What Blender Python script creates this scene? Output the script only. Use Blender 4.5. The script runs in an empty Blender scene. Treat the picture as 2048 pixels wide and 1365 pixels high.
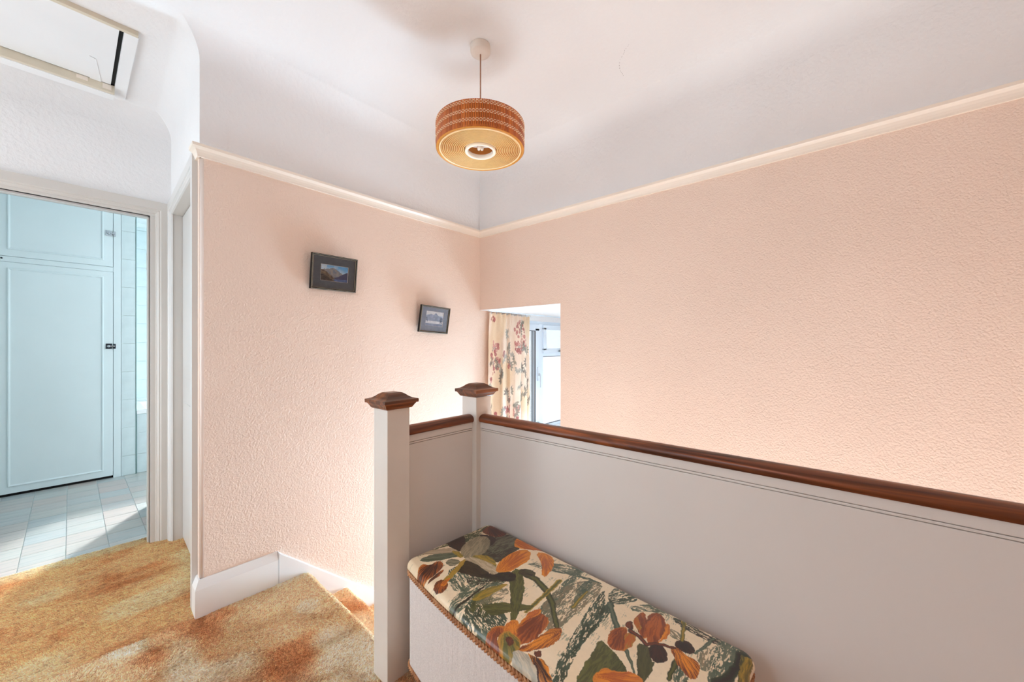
import bpy, bmesh, math, random
import numpy as np
from mathutils import Vector, Matrix

random.seed(7)
RNG = np.random.default_rng(11)
scene = bpy.context.scene
COL = scene.collection

# ------------------------------------------------------------------ camera
cam_data = bpy.data.cameras.new('camera')
cam = bpy.data.objects.new('camera', cam_data)
COL.objects.link(cam)
cam_data.sensor_width = 36.0
cam_data.lens = 767.0 / 2048.0 * 36.0
cam_data.shift_y = 6.5 / 2048.0
cam_data.clip_start = 0.02
cam.location = (0, 0, 1.2)
YAW = math.atan2(666, 767) - math.pi / 2          # looking into the far corner
cam.rotation_euler = (math.pi / 2, 0, YAW)
scene.camera = cam

# ------------------------------------------------------------------ light and exposure
scene.view_settings.view_transform = 'Standard'
scene.view_settings.look = 'None'
scene.view_settings.gamma = 1.0
scene.view_settings.use_curve_mapping = False
scene.view_settings.exposure = 0.84
scene.cycles.use_denoising = True
scene.cycles.max_bounces = 14
scene.cycles.diffuse_bounces = 10
scene.cycles.glossy_bounces = 4
scene.cycles.transmission_bounces = 6
scene.cycles.transparent_max_bounces = 12
scene.cycles.caustics_reflective = False
scene.cycles.caustics_refractive = False
scene.cycles.sample_clamp_indirect = 6.0

world = bpy.data.worlds.new('daylight_sky')
scene.world = world
world.use_nodes = True
world.node_tree.nodes['Background'].inputs[0].default_value = (0.93, 0.97, 1.0, 1)
world.node_tree.nodes['Background'].inputs[1].default_value = 1.8

def lamp_area(name, loc, target, sx, sy, power, color=(1, 1, 1), portal=False):
    ld = bpy.data.lights.new(name, 'AREA')
    ld.shape = 'RECTANGLE'; ld.size = sx; ld.size_y = sy
    ld.energy = power; ld.color = color
    if portal:
        ld.cycles.is_portal = True
    o = bpy.data.objects.new(name, ld)
    COL.objects.link(o)
    o.location = loc
    o.rotation_euler = (Vector(target) - Vector(loc)).to_track_quat('-Z', 'Y').to_euler()
    return o

SUN_ELEV = math.radians(28)
SUN_DIR = Vector((-0.57 * math.cos(SUN_ELEV), -0.82 * math.cos(SUN_ELEV), -math.sin(SUN_ELEV)))
# daylight arriving through the openings the camera cannot see (bedroom doorway, lower hall door, bathroom window) and the stair window, plus added unseen fill lamps
DAY = (0.57, 0.81, 1.0)
lamp_area('daylight_bedroom_doorway', (-1.45, 2.685, 1.0), (0, 2.685, 1.0), 0.87, 1.9, 8.0, (0.72, 0.88, 1.0))
lamp_area('daylight_hall_door', (1.48, -1.12, -0.5), (1.48, 0, -0.2), 0.42, 1.4, 3, DAY)
lamp_area('fill_lower_hall', (1.55, 0.95, -1.7), (1.55, 0.96, 0), 0.70, 1.3, 19.5, (0.74, 0.88, 1.0))  # added fill shining up the stairwell, out of view
alcove = lamp_area('fill_alcove_side', (3.50, 1.62, -0.45), (0.6, 1.85, 0.55), 0.62, 1.2, 35, DAY)  # added fill lamp inside the alcove; its side wall has no window
alcove.data.spread = math.radians(100)
lamp_area('daylight_bathroom_window', (1.62, 5.84, 1.35), (1.62, 0, 1.3), 1.2, 1.15, 54, (1.0, 0.97, 0.97))
sun = lamp_area('sun_on_bathroom_window', Vector((1.62, 5.84, 1.35)) - SUN_DIR*2.0, (1.62, 5.84, 1.35), 2.4, 2.4, 62, (1.0, 0.97, 0.94))
sun.data.spread = math.radians(9)
lamp_area('portal_stair', (2.91, 2.26, 0.91), (2.91, 0, 0.91), 1.18, 1.02, 1, portal=True)
lamp_area('fill_landing', (-1.28, 0.9, 1.65), (0.35, 1.5, 0.1), 1.0, 0.9, 12, (0.66, 0.86, 1.0))  # added fill just inside the west wall, no window behind it

# ------------------------------------------------------------------ materials
def lin(c):
    c = np.asarray(c, float) / 255.0
    return np.where(c <= 0.04045, c / 12.92, ((c + 0.055) / 1.055) ** 2.4)
def rgba(c):
    l = lin(c); return (float(l[0]), float(l[1]), float(l[2]), 1.0)

class NT:
    """tiny helper round a node tree"""
    def __init__(self, name):
        self.mat = bpy.data.materials.new(name); self.mat.use_nodes = True
        self.nt = self.mat.node_tree; self.b = self.nt.nodes['Principled BSDF']
        self.out = self.nt.nodes['Material Output']
    def n(self, kind, **kw):
        nd = self.nt.nodes.new(kind)
        for k, v in kw.items():
            if k.startswith('i_'):
                nd.inputs[k[2:].replace('_', ' ')].default_value = v
            else:
                setattr(nd, k, v)
        return nd
    def l(self, a, b): self.nt.links.new(a, b)
    def coords(self, scale=(1, 1, 1), kind='Object'):
        tc = self.n('ShaderNodeTexCoord'); mp = self.n('ShaderNodeMapping')
        mp.inputs['Scale'].default_value = scale
        self.l(tc.outputs[kind], mp.inputs[0]); return mp.outputs[0]
    def noise(self, vec, scale, detail=3.0, rough=0.55, dist=0.0):
        nd = self.n('ShaderNodeTexNoise')
        nd.inputs['Scale'].default_value = scale; nd.inputs['Detail'].default_value = detail
        nd.inputs['Roughness'].default_value = rough; nd.inputs['Distortion'].default_value = dist
        self.l(vec, nd.inputs['Vector']); return nd
    def ramp(self, fac, stops):
        r = self.n('ShaderNodeValToRGB'); e = r.color_ramp.elements
        while len(e) < len(stops): e.new(0.5)
        for el, (p, c) in zip(e, stops):
            el.position = p; el.color = rgba(c)
        self.l(fac, r.inputs[0]); return r
    def bump(self, height, strength, dist):
        bm = self.n('ShaderNodeBump'); bm.inputs['Strength'].default_value = strength
        bm.inputs['Distance'].default_value = dist
        self.l(height, bm.inputs['Height']); self.l(bm.outputs[0], self.b.inputs['Normal'])

def paint(name, col, rough=0.5, var=6, vscale=3.0, bump=0.0, bscale=40.0, spec=0.5, metal=0.0):
    t = NT(name); vec = t.coords()
    nz = t.noise(vec, vscale)
    lo = [max(0, c - var) for c in col]; hi = [min(255, c + var) for c in col]
    r = t.ramp(nz.outputs['Fac'], [(0.3, lo), (0.7, hi)])
    t.l(r.outputs[0], t.b.inputs['Base Color'])
    t.b.inputs['Roughness'].default_value = rough
    t.b.inputs['Specular IOR Level'].default_value = spec
    t.b.inputs['Metallic'].default_value = metal
    if bump:
        n2 = t.noise(vec, bscale, 3.0)
        t.bump(n2.outputs['Fac'], bump, 0.004)
    return t.mat

def textured_wallpaper(name, col, bump=0.6, scale=145.0, dist=0.0062):
    """embossed wood-chip style paper: soft blobs plus a finer grain"""
    t = NT(name); vec = t.coords()
    nz = t.noise(vec, 1.3, 2.0)
    r = t.ramp(nz.outputs['Fac'], [(0.3, [c - 3 for c in col]), (0.7, [c + 3 for c in col])])
    t.l(r.outputs[0], t.b.inputs['Base Color'])
    t.b.inputs['Roughness'].default_value = 0.55
    t.b.inputs['Specular IOR Level'].default_value = 0.3
    a = t.noise(vec, scale, 2.0, 0.5, 0.15)
    bb = t.noise(vec, scale * 0.4, 2.0, 0.5, 0.0)
    m = t.n('ShaderNodeMath', operation='MULTIPLY_ADD'); m.inputs[1].default_value = 0.4
    t.l(bb.outputs['Fac'], m.inputs[0]); t.l(a.outputs['Fac'], m.inputs[2])
    t.bump(m.outputs[0], bump, dist)
    return t.mat

def wood(name, dark, light, axis, rough=0.32):
    t = NT(name); sc = [38, 38, 38]; sc[axis] = 2.2
    vec = t.coords(tuple(sc))
    nz = t.noise(vec, 1.0, 5.0, 0.6, 0.7)
    r = t.ramp(nz.outputs['Fac'], [(0.32, dark), (0.52, [(a + b) / 2 for a, b in zip(dark, light)]), (0.68, light)])
    t.l(r.outputs[0], t.b.inputs['Base Color'])
    t.b.inputs['Roughness'].default_value = rough
    t.b.inputs['Specular IOR Level'].default_value = 0.45
    t.bump(nz.outputs['Fac'], 0.12, 0.002)
    return t.mat

def vcol(name, rough=0.5, spec=0.4, coat=0.0, translucent=0.0, bump=0.0, bscale=200.0):
    t = NT(name)
    at = t.n('ShaderNodeVertexColor', layer_name='print')
    nz = t.noise(t.coords(), 90.0, 2.0)
    mx = t.n('ShaderNodeMixRGB', blend_type='MULTIPLY'); mx.inputs[0].default_value = 0.12
    t.l(at.outputs[0], mx.inputs[1]); t.l(nz.outputs['Fac'], mx.inputs[2])
    t.l(mx.outputs[0], t.b.inputs['Base Color'])
    t.b.inputs['Roughness'].default_value = rough
    t.b.inputs['Specular IOR Level'].default_value = spec
    t.b.inputs['Coat Weight'].default_value = coat
    t.b.inputs['Coat Roughness'].default_value = 0.12
    if bump:
        t.bump(t.noise(t.coords(), bscale, 2.0).outputs['Fac'], bump, 0.002)
    if translucent:
        tr = t.n('ShaderNodeBsdfTranslucent'); t.l(mx.outputs[0], tr.inputs[0])
        ms = t.n('ShaderNodeMixShader'); ms.inputs[0].default_value = translucent
        t.l(t.b.outputs[0], ms.inputs[1]); t.l(tr.outputs[0], ms.inputs[2]); t.l(ms.outputs[0], t.out.inputs[0])
    return t.mat

def thin_glass(name, tint=(250, 253, 255), gloss=0.08, frost=0.0):
    t = NT(name)
    nz = t.noise(t.coords(), 60.0, 2.0)
    r = t.ramp(nz.outputs['Fac'], [(0.4, [c - 4 for c in tint]), (0.6, tint)])
    tp = t.n('ShaderNodeBsdfTransparent'); t.l(r.outputs[0], tp.inputs[0])
    gl = t.n('ShaderNodeBsdfGlossy'); gl.inputs['Roughness'].default_value = 0.04
    ms = t.n('ShaderNodeMixShader')
    fr = t.n('ShaderNodeFresnel'); fr.inputs[0].default_value = 1.45
    mm = t.n('ShaderNodeMath', operation='MULTIPLY'); mm.inputs[1].default_value = gloss * 10
    t.l(fr.outputs[0], mm.inputs[0]); t.l(mm.outputs[0], ms.inputs[0])
    t.l(tp.outputs[0], ms.inputs[1]); t.l(gl.outputs[0], ms.inputs[2])
    last = ms
    if frost:
        tl = t.n('ShaderNodeBsdfTranslucent'); t.l(r.outputs[0], tl.inputs[0])
        m2 = t.n('ShaderNodeMixShader'); m2.inputs[0].default_value = frost
        t.l(ms.outputs[0], m2.inputs[1]); t.l(tl.outputs[0], m2.inputs[2]); last = m2
    t.l(last.outputs[0], t.out.inputs[0])
    return t.mat

M = {}
M['pink'] = textured_wallpaper('peach_embossed_paper', (237, 214, 198))
M['frieze'] = textured_wallpaper('white_embossed_paper', (234, 233, 233), 0.4, 55.0, 0.008)
M['ceil'] = textured_wallpaper('white_textured_ceiling', (234, 233, 233), 0.3, 50.0, 0.008)
M['gloss'] = paint('ivory_gloss_paint', (206, 201, 195), 0.28, 3, 2.0, 0.08, 30)
M['door'] = paint('off_white_door_paint', (212, 210, 207), 0.3, 3, 2.0, 0.08, 30)
M['gloss_cool'] = paint('white_gloss_paint', (236, 237, 238), 0.28, 3, 2.0, 0.08, 30)
M['rail'] = paint('cream_rail_paint', (238, 226, 212), 0.35, 3, 2.0, 0.1, 25)
M['newel'] = paint('white_brushed_gloss', (230, 222, 213), 0.3, 4, 4.0, 0.15, 22)
M['panel'] = paint('white_board_gloss', (228, 221, 215), 0.34, 3, 1.5, 0.05, 14)
M['hatch'] = paint('old_ivory_paint', (214, 204, 184), 0.5, 6, 6.0)
M['black'] = paint('gap_shade_black', (14, 13, 12), 0.9, 3, 8.0)
M['aqua'] = paint('pale_aqua_paint', (222, 236, 239), 0.4, 3, 1.5)
M['bathwall'] = paint('bathroom_white_paint', (228, 234, 236), 0.5, 3, 1.5)
M['tile'] = paint('pale_green_glazed_tile', (208, 224, 227), 0.2, 6, 9.0, spec=0.5)
M['grout'] = paint('white_grout', (228, 238, 238), 0.8, 3, 8.0)
M['trimgreen'] = paint('teal_tile_trim', (96, 140, 140), 0.3, 4, 5.0)
M['chrome'] = paint('chrome_metal', (176, 184, 190), 0.18, 5, 20.0, metal=1.0)
M['darkmetal'] = paint('dark_steel', (50, 58, 66), 0.3, 5, 20.0, metal=0.9)
M['hinge'] = paint('painted_steel_hinge', (196, 184, 162), 0.45, 6, 18.0)
M['enamel'] = paint('white_bath_enamel', (240, 244, 245), 0.12, 2, 2.0)
M['upvc'] = paint('white_plastic_frame', (222, 233, 243), 0.25, 2, 2.0)
M['seal'] = paint('grey_window_gasket', (96, 92, 96), 0.6, 4, 8.0)
M['glass'] = thin_glass('clear_window_glass')
M['frosted'] = thin_glass('patterned_obscure_glass', (246, 250, 255), 0.06, 0.35)
M['picglass'] = thin_glass('picture_glass', (252, 253, 255), 0.06)
M['frame'] = wood('black_stained_moulding', (14, 11, 10), (30, 24, 22), 0, 0.7)
M['gold'] = paint('gilt_line', (222, 208, 180), 0.45, 8, 30.0)
M['mat_dark'] = paint('slate_grey_mount', (90, 95, 99), 0.8, 3, 40.0)
M['mat_reflect'] = paint('grey_mount_reflection', (142, 152, 166), 0.8, 3, 40.0)  # grey mount lightened to paint in the window reflection on its glass
M['rail_x'] = wood('dark_handrail_wood_across', (64, 28, 13), (178, 98, 48), 0)
M['rail_y'] = wood('dark_handrail_wood_along', (58, 26, 12), (168, 90, 44), 1)
M['cap'] = wood('dark_oak_cap', (62, 32, 18), (158, 92, 48), 0, 0.3)
M['plastic'] = paint('ivory_plastic', (226, 214, 202), 0.35, 3, 10.0)
M['flex'] = paint('brown_fabric_flex', (172, 128, 104), 0.7, 8, 200.0)

M['discrim'] = paint('cream_plastic_ring', (255, 226, 176), 0.3, 3, 6.0)
M['whitering'] = paint('white_plastic_ring', (255, 246, 232), 0.3, 2, 6.0)
M['disc'] = None
M['slat'] = wood('orange_cane_slat', (172, 84, 26), (222, 124, 46), 2, 0.4)
M['slatgap'] = paint('slat_gap_shade', (70, 30, 12), 0.8, 6, 60.0)  # added dark sheet paints shade into the gaps between slats
M['thread'] = paint('cream_cotton_thread', (250, 220, 184), 0.8, 8, 300.0)
def glowing(name, col, rough, amount):
    t = NT(name); nz = t.noise(t.coords(), 30.0)
    r = t.ramp(nz.outputs['Fac'], [(0.3, [c*0.96 for c in col]), (0.7, col)])
    t.l(r.outputs[0], t.b.inputs['Base Color']); t.b.inputs['Roughness'].default_value = rough
    tr = t.n('ShaderNodeBsdfTranslucent'); t.l(r.outputs[0], tr.inputs[0])
    ms = t.n('ShaderNodeMixShader'); ms.inputs[0].default_value = amount
    t.l(t.b.outputs[0], ms.inputs[1]); t.l(tr.outputs[0], ms.inputs[2]); t.l(ms.outputs[0], t.out.inputs[0])
    return t.mat
M['slatdark'] = glowing('amber_shade_lining', (240, 160, 72), 0.6, 0.4)
M['disc'] = glowing('cream_honey_diffuser', (255, 230, 166), 0.3, 0.42)
M['honey'] = glowing('honey_plastic_rim', (255, 192, 92), 0.3, 0.4)
M['valley_shade'] = glowing('shaded_diffuser_groove', (226, 146, 58), 0.4, 0.3)  # deeper amber paints shade into the diffuser grooves
M['bulb'] = paint('pearl_bulb_glass', (250, 244, 232), 0.15, 3, 20.0)
M['carpet'] = vcol('tan_pile', 0.95, 0.05, 0.0, 0.42)
M['lidfabric'] = vcol('floral_glazed_cotton', 0.35, 0.45, 0.25)
M['curtain'] = vcol('floral_curtain_cotton', 0.85, 0.1, 0.0, 0.2)
M['printpaper'] = vcol('printed_landscape', 0.6, 0.2)
M['cane'] = wood('tan_plaited_cane', (150, 92, 54), (214, 158, 110), 2, 0.5)
M['loom'] = paint('white_woven_loom_fibre', (238, 230, 225), 0.6, 10, 260.0, 0.5, 420)
M['boxdark'] = paint('dark_box_underside', (60, 44, 34), 0.8, 6, 12.0)

def vinyl_tile():
    t = NT('brushed_pastel_vinyl')
    oi = t.n('ShaderNodeObjectInfo')
    vec = t.coords((3.0, 42.0, 1.0))
    add = t.n('ShaderNodeVectorMath', operation='ADD'); t.l(vec, add.inputs[0]); t.l(oi.outputs['Location'], add.inputs[1])
    nz = t.noise(add.outputs[0], 1.0, 3.0, 0.6)
    r1 = t.ramp(oi.outputs['Random'], [(0.0, (178, 186, 186)), (0.3, (196, 176, 168)), (0.5, (168, 184, 190)), (0.75, (190, 190, 184)), (1.0, (196, 172, 166))])
    r2 = t.ramp(nz.outputs['Fac'], [(0.3, (140, 154, 156)), (0.52, (188, 190, 186)), (0.7, (204, 186, 178))])
    mx = t.n('ShaderNodeMixRGB'); mx.inputs[0].default_value = 0.45
    t.l(r1.outputs[0], mx.inputs[1]); t.l(r2.outputs[0], mx.inputs[2]); t.l(mx.outputs[0], t.b.inputs['Base Color'])
    t.b.inputs['Roughness'].default_value = 0.3
    return t.mat
M['vinyl'] = vinyl_tile()

# ------------------------------------------------------------------ mesh helpers
class MB:
    def __init__(self): self.bm = bmesh.new(); self.mi = 0
    def face(self, pts):
        f = self.bm.faces.new([self.bm.verts.new(p) for p in pts]); f.material_index = self.mi; return f
    def box(self, x0, x1, y0, y1, z0, z1, bev=0.0, tf=None):
        b = bmesh.new()
        v = [b.verts.new(p) for p in ((x0,y0,z0),(x1,y0,z0),(x1,y1,z0),(x0,y1,z0),(x0,y0,z1),(x1,y0,z1),(x1,y1,z1),(x0,y1,z1))]
        for q in ((0,3,2,1),(4,5,6,7),(0,1,5,4),(1,2,6,5),(2,3,7,6),(3,0,4,7)): b.faces.new([v[i] for i in q])
        if bev: bmesh.ops.bevel(b, geom=list(b.edges), offset=bev, segments=2, affect='EDGES', profile=0.6)
        return self.merge(b, tf)
    def merge(self, b, tf=None):
        mp = {}
        for v in b.verts: mp[v] = self.bm.verts.new(tf(v.co) if tf else v.co)
        for f in b.faces:
            nf = self.bm.faces.new([mp[v] for v in f.verts]); nf.material_index = self.mi
        b.free(); return self
    def lathe(self, prof, segs=48, c=(0, 0, 0), closed=False):
        rings = []
        for r, z in prof:
            if r < 1e-6: rings.append([self.bm.verts.new((c[0], c[1], c[2] + z))])
            else: rings.append([self.bm.verts.new((c[0] + r*math.cos(2*math.pi*i/segs), c[1] + r*math.sin(2*math.pi*i/segs), c[2] + z)) for i in range(segs)])
        n = len(rings)
        for k in range(n if closed else n - 1):
            a, b = rings[k], rings[(k+1) % n]
            for i in range(segs):
                j = (i+1) % segs
                if len(a) == 1 and len(b) == 1: continue
                if len(a) == 1: vs = [a[0], b[j], b[i]]
                elif len(b) == 1: vs = [a[i], a[j], b[0]]
                else: vs = [a[i], a[j], b[j], b[i]]
                f = self.bm.faces.new(vs); f.material_index = self.mi; f.smooth = True
        return self
    def tube(self, pts, r, segs=8, caps=True, closed=False):
        pts = [Vector(p) for p in pts]; n = len(pts); rings = []
        up = Vector((0, 0, 1))
        for i, p in enumerate(pts):
            d = (pts[(i+1) % n] - pts[i-1]) if closed else (pts[min(i+1, n-1)] - pts[max(i-1, 0)])
            d.normalize()
            a = d.cross(up)
            if a.length < 1e-3: a = d.cross(Vector((1, 0, 0)))
            a.normalize(); b = a.cross(d)
            rings.append([self.bm.verts.new(p + r*(math.cos(2*math.pi*k/segs)*a + math.sin(2*math.pi*k/segs)*b)) for k in range(segs)])
        for i in range(n if closed else n-1):
            A_, B_ = rings[i], rings[(i+1) % n]
            for k in range(segs):
                f = self.bm.faces.new([A_[k], A_[(k+1) % segs], B_[(k+1) % segs], B_[k]]); f.smooth = True; f.material_index = self.mi
        if caps and not closed:
            for rg in (rings[0], rings[-1]):
                f = self.bm.faces.new(rg); f.material_index = self.mi
        return self
    def sweep(self, path, prof, to3, closed=False, caps=True, smooth=False):
        """mitred sweep: prof = [(offset to the left of the path, height)]"""
        n = len(path); P = [Vector((p[0], p[1])) for p in path]; cols = []
        for i in range(n):
            dp = (P[i] - P[i-1]).normalized() if (closed or i > 0) else None
            dn = (P[(i+1) % n] - P[i]).normalized() if (closed or i < n-1) else None
            if dp is None: dp = dn
            if dn is None: dn = dp
            n1 = Vector((-dp.y, dp.x)); n2 = Vector((-dn.y, dn.x))
            m = (n1 + n2); m.normalize(); k = 1.0 / max(0.2, m.dot(n1))
            cols.append([self.bm.verts.new(to3(P[i] + m*(k*o), h)) for o, h in prof])
        q = len(prof)
        for i in range(n if closed else n-1):
            a, b = cols[i], cols[(i+1) % n]
            for j in range(q):
                jj = (j+1) % q
                f = self.bm.faces.new([a[j], a[jj], b[jj], b[j]]); f.material_index = self.mi; f.smooth = smooth
        if caps and not closed:
            for c in (cols[0], cols[-1]):
                f = self.bm.faces.new(c); f.material_index = self.mi
        return self
    def build(self, name, mats, parent=None, loc=None, smooth_angle=None):
        bmesh.ops.recalc_face_normals(self.bm, faces=list(self.bm.faces))
        me = bpy.data.meshes.new(name); self.bm.to_mesh(me); self.bm.free()
        for m in (mats if isinstance(mats, (list, tuple)) else [mats]): me.materials.append(m)
        o = bpy.data.objects.new(name, me); COL.objects.link(o)
        if parent: o.parent = parent
        if loc: o.location = loc
        return o

def grid(name, X, Y, Z, mat, colors=None, parent=None, closed_u=False):
    """fast regular grid from 2-D arrays; colors (nu,nv,3) in 0..255 sRGB"""
    nu, nv = X.shape
    co = np.stack([X, Y, Z], -1).reshape(-1, 3).astype(np.float32)
    idx = np.arange(nu*nv).reshape(nu, nv)
    a = idx if closed_u else idx[:-1]
    b = np.roll(idx, -1, 0) if closed_u else idx[1:]
    q = np.stack([a[:, :-1], b[:, :-1], b[:, 1:], a[:, 1:]], -1).reshape(-1, 4)
    me = bpy.data.meshes.new(name)
    me.vertices.add(len(co)); me.vertices.foreach_set('co', co.ravel())
    me.loops.add(q.size); me.loops.foreach_set('vertex_index', q.ravel().astype(np.int32))
    me.polygons.add(len(q)); me.polygons.foreach_set('loop_start', np.arange(0, q.size, 4, dtype=np.int32))
    me.polygons.foreach_set('use_smooth', np.ones(len(q), bool))
    me.update(calc_edges=True); me.validate()
    if colors is not None:
        ca = me.color_attributes.new('print', 'FLOAT_COLOR', 'POINT')
        c = np.ones((len(co), 4), np.float32); c[:, :3] = lin(np.clip(colors, 0, 255)).reshape(-1, 3)
        ca.data.foreach_set('color', c.ravel())
    me.materials.append(mat)
    o = bpy.data.objects.new(name, me); COL.objects.link(o)
    if parent: o.parent = parent
    return o

def join_into(target, others):
    """append other grid meshes to the first one"""
    bm = bmesh.new(); bm.from_mesh(target.data)
    for o in others: bm.from_mesh(o.data)
    bm.to_mesh(target.data); bm.free()
    for o in others:
        me = o.data; bpy.data.objects.remove(o); bpy.data.meshes.remove(me)
    return target

def vnoise(x, y, scale, seed=0):
    """value noise, 0..1"""
    r = np.random.default_rng(seed); T = r.random((256, 256))
    u = np.asarray(x)/scale + 37.3; v = np.asarray(y)/scale + 11.7
    i = np.floor(u).astype(int); j = np.floor(v).astype(int)
    f = u - i; g = v - j; f = f*f*(3-2*f); g = g*g*(3-2*g)
    i0, i1, j0, j1 = i % 256, (i+1) % 256, j % 256, (j+1) % 256
    return (T[i0, j0]*(1-f) + T[i1, j0]*f)*(1-g) + (T[i0, j1]*(1-f) + T[i1, j1]*f)*g

def mixc(a, b, t):
    a = np.asarray(a, float); b = np.asarray(b, float); t = np.asarray(t)[..., None]
    return a*(1-t) + b*t
def sstep(a, b, x):
    t = np.clip((x-a)/(b-a), 0, 1); return t*t*(3-2*t)

def tag(o, label, cat, group=None, kind=None):
    o['label'] = label; o['category'] = cat
    if group: o['group'] = group
    if kind: o['kind'] = kind
    return o
def empty(name, loc=(0, 0, 0), rz=0.0):
    o = bpy.data.objects.new(name, None); COL.objects.link(o)
    o.location = loc; o.rotation_euler = (0, 0, rz); o.empty_display_size = 0.1
    return o
def struct(o, label, cat): return tag(o, label, cat, kind='structure')

# ================================================================== THE SETTING
LW_Y = 2.155          # picture wall plane
RW_X = 2.098          # right wall plane
H0, H1, COVE = 2.05, 2.46, 0.14
BW_Y = 3.162          # wall with the bathroom doorway
PIER = Vector((0.375, 2.155)); INNER = Vector((0.411, 3.162))
WEST, SOUTH, LOW = -1.30, -1.00, -1.30

# picture wall (continues behind the curtain in the stair alcove, with the window hole)
WX0, WX1, WZ0, WZ1 = 2.32, 3.50, 0.40, 1.415
m = MB()
m.box(0.39, WX0, LW_Y, LW_Y+0.10, LOW, H0)
m.mi = 1
m.box(WX1, 3.70, LW_Y, LW_Y+0.10, LOW, H0)
m.box(WX0, WX1, LW_Y, LW_Y+0.10, LOW, WZ0)
m.box(WX0, WX1, LW_Y, LW_Y+0.10, WZ1, H0)
m.box(0.39, 3.70, LW_Y, LW_Y+0.10, H0, H1)
struct(m.build('wall_left', [M['pink'], M['frieze']]), 'peach embossed picture wall with white frieze above the rail', 'wall')
# rounded bead on the pier corner
m = MB(); m.tube([(0.390, LW_Y+0.014, 0.16), (0.390, LW_Y+0.014, 2.03)], 0.014, 14)
struct(m.build('trim_1', paint('pale_peach_bead', (240, 224, 214), 0.45, 3, 3.0)), 'slim rounded peach bead down the outer corner of the picture wall', 'corner bead')

# right wall with the low opening over the stairs
OY0, OZ1 = 1.403, 1.466
m = MB()
m.box(RW_X, RW_X+0.10, SOUTH, OY0, LOW, H0)
m.box(RW_X, RW_X+0.10, OY0, LW_Y, OZ1+0.002, H0)
m.mi = 1
m.box(RW_X, RW_X+0.10, SOUTH, LW_Y, H0, H1)
struct(m.build('wall_right', [M['pink'], M['frieze']]), 'large peach embossed wall on the right with low stair opening', 'wall')

# wall holding the second door (slightly out of square), seen edge on
dv = (INNER - PIER); DL = dv.length; dv.normalize(); nv = Vector((dv.y, -dv.x))   # nv points into the other room
def dw(s, n, z): p = PIER + dv*s + nv*n; return Vector((p.x, p.y, z))
def dwbox(mb, s0, s1, n0, n1, z0, z1, bev=0.0):
    mb.box(s0, s1, n0, n1, z0, z1, bev, tf=lambda c: dw(c.x, c.y, c.z))
D2A, D2B, D2H = 0.125, 0.945, 1.990
m = MB()
dwbox(m, 0.01, D2A, 0.0, 0.10, LOW, H0)
dwbox(m, D2B, DL, 0.0, 0.10, 0, H0)
dwbox(m, D2A, D2B, 0.0, 0.10, D2H+0.03, H0)
m.mi = 1
dwbox(m, 0.0, DL, 0.0, 0.10, H0, H1)
struct(m.build('wall_hall', [M['pink'], M['frieze']]), 'narrow wall between picture wall and bathroom doorway holding second door', 'wall')

# bathroom doorway wall
D1A, D1B, D1H = -0.44, 0.315, 1.975
m = MB()
m.box(WEST, D1A, BW_Y, BW_Y+0.10, 0, H1)
m.box(D1B, 2.4, BW_Y, BW_Y+0.10, 0, H1)
m.box(D1A, D1B, BW_Y, BW_Y+0.10, D1H, H1)
struct(m.build('wall_back', M['frieze']), 'white wall above and around the bathroom doorway', 'wall')

# unseen west and south walls, each with an open doorway to a daylit room
WDY0, WDY1, WDZ = (2.25, 3.12, 2.0)
m = MB()
m.box(WEST-0.1, WEST, SOUTH, WDY0, 0, H1); m.box(WEST-0.1, WEST, WDY1, BW_Y, 0, H1); m.box(WEST-0.1, WEST, WDY0, WDY1, WDZ, H1)
struct(m.build('wall_west', M['frieze']), 'wall behind the camera with a wide open doorway', 'wall')
SDX0, SDX1, SDZ0, SDZ1 = (1.26, 1.70, -1.25, 0.25)
m = MB()
m.box(WEST-0.1, SDX0, SOUTH-0.1, SOUTH, LOW, H1); m.box(SDX1, RW_X+0.1, SOUTH-0.1, SOUTH, LOW, H1)
m.box(SDX0, SDX1, SOUTH-0.1, SOUTH, SDZ1, H1); m.box(SDX0, SDX1, SOUTH-0.1, SOUTH, LOW, SDZ0)
struct(m.build('wall_south', M['pink']), 'peach wall behind the camera with a tall stairwell window opening', 'wall')

# stair alcove beyond the opening
m = MB()
m.box(3.60, 3.70, 1.20, LW_Y, LOW, OZ1); m.box(RW_X+0.10, 3.60, 1.20, 1.30, LOW, OZ1)
struct(m.build('wall_alcove', M['frieze']), 'white side walls of the stair window alcove', 'wall')
m = MB(); m.box(RW_X+0.102, 3.70, 1.20, LW_Y+0.1, OZ1-0.0005, OZ1+0.06); m.box(RW_X+0.001, RW_X+0.102, OY0, LW_Y, OZ1-0.0005, OZ1+0.0015)
struct(m.build('ceiling', M['ceil']), 'low white ceiling over the stair window alcove', 'ceiling')

# coved ceiling
poly = [(RW_X, SOUTH), (RW_X, LW_Y), tuple(PIER), tuple(INNER), (WEST, BW_Y), (WEST, SOUTH)]
def inset(poly, d):
    out = []; n = len(poly)
    for i in range(n):
        p0, p1, p2 = Vector(poly[i-1]), Vector(poly[i]), Vector(poly[(i+1) % n])
        a = (p1-p0).normalized(); b = (p2-p1).normalized()
        n1 = Vector((-a.y, a.x)); n2 = Vector((-b.y, b.x)); k = (n1+n2).normalized()
        out.append(p1 + k*(d/max(0.2, k.dot(n1))))
    return out
m = MB(); rings = []
NS = 14
for k in range(NS+1):
    th = math.pi/2*k/NS
    rings.append([m.bm.verts.new((p.x, p.y, H1-0.002 + (COVE+0.002)*math.sin(th))) for p in inset(poly, COVE*(1-math.cos(th)))])
for k in range(NS):
    for i in range(6):
        j = (i+1) % 6
        f = m.bm.faces.new([rings[k][i], rings[k][j], rings[k+1][j], rings[k+1][i]]); f.smooth = True
m.bm.faces.new(rings[-1])
m.bm.edges.ensure_lookup_table()
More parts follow.
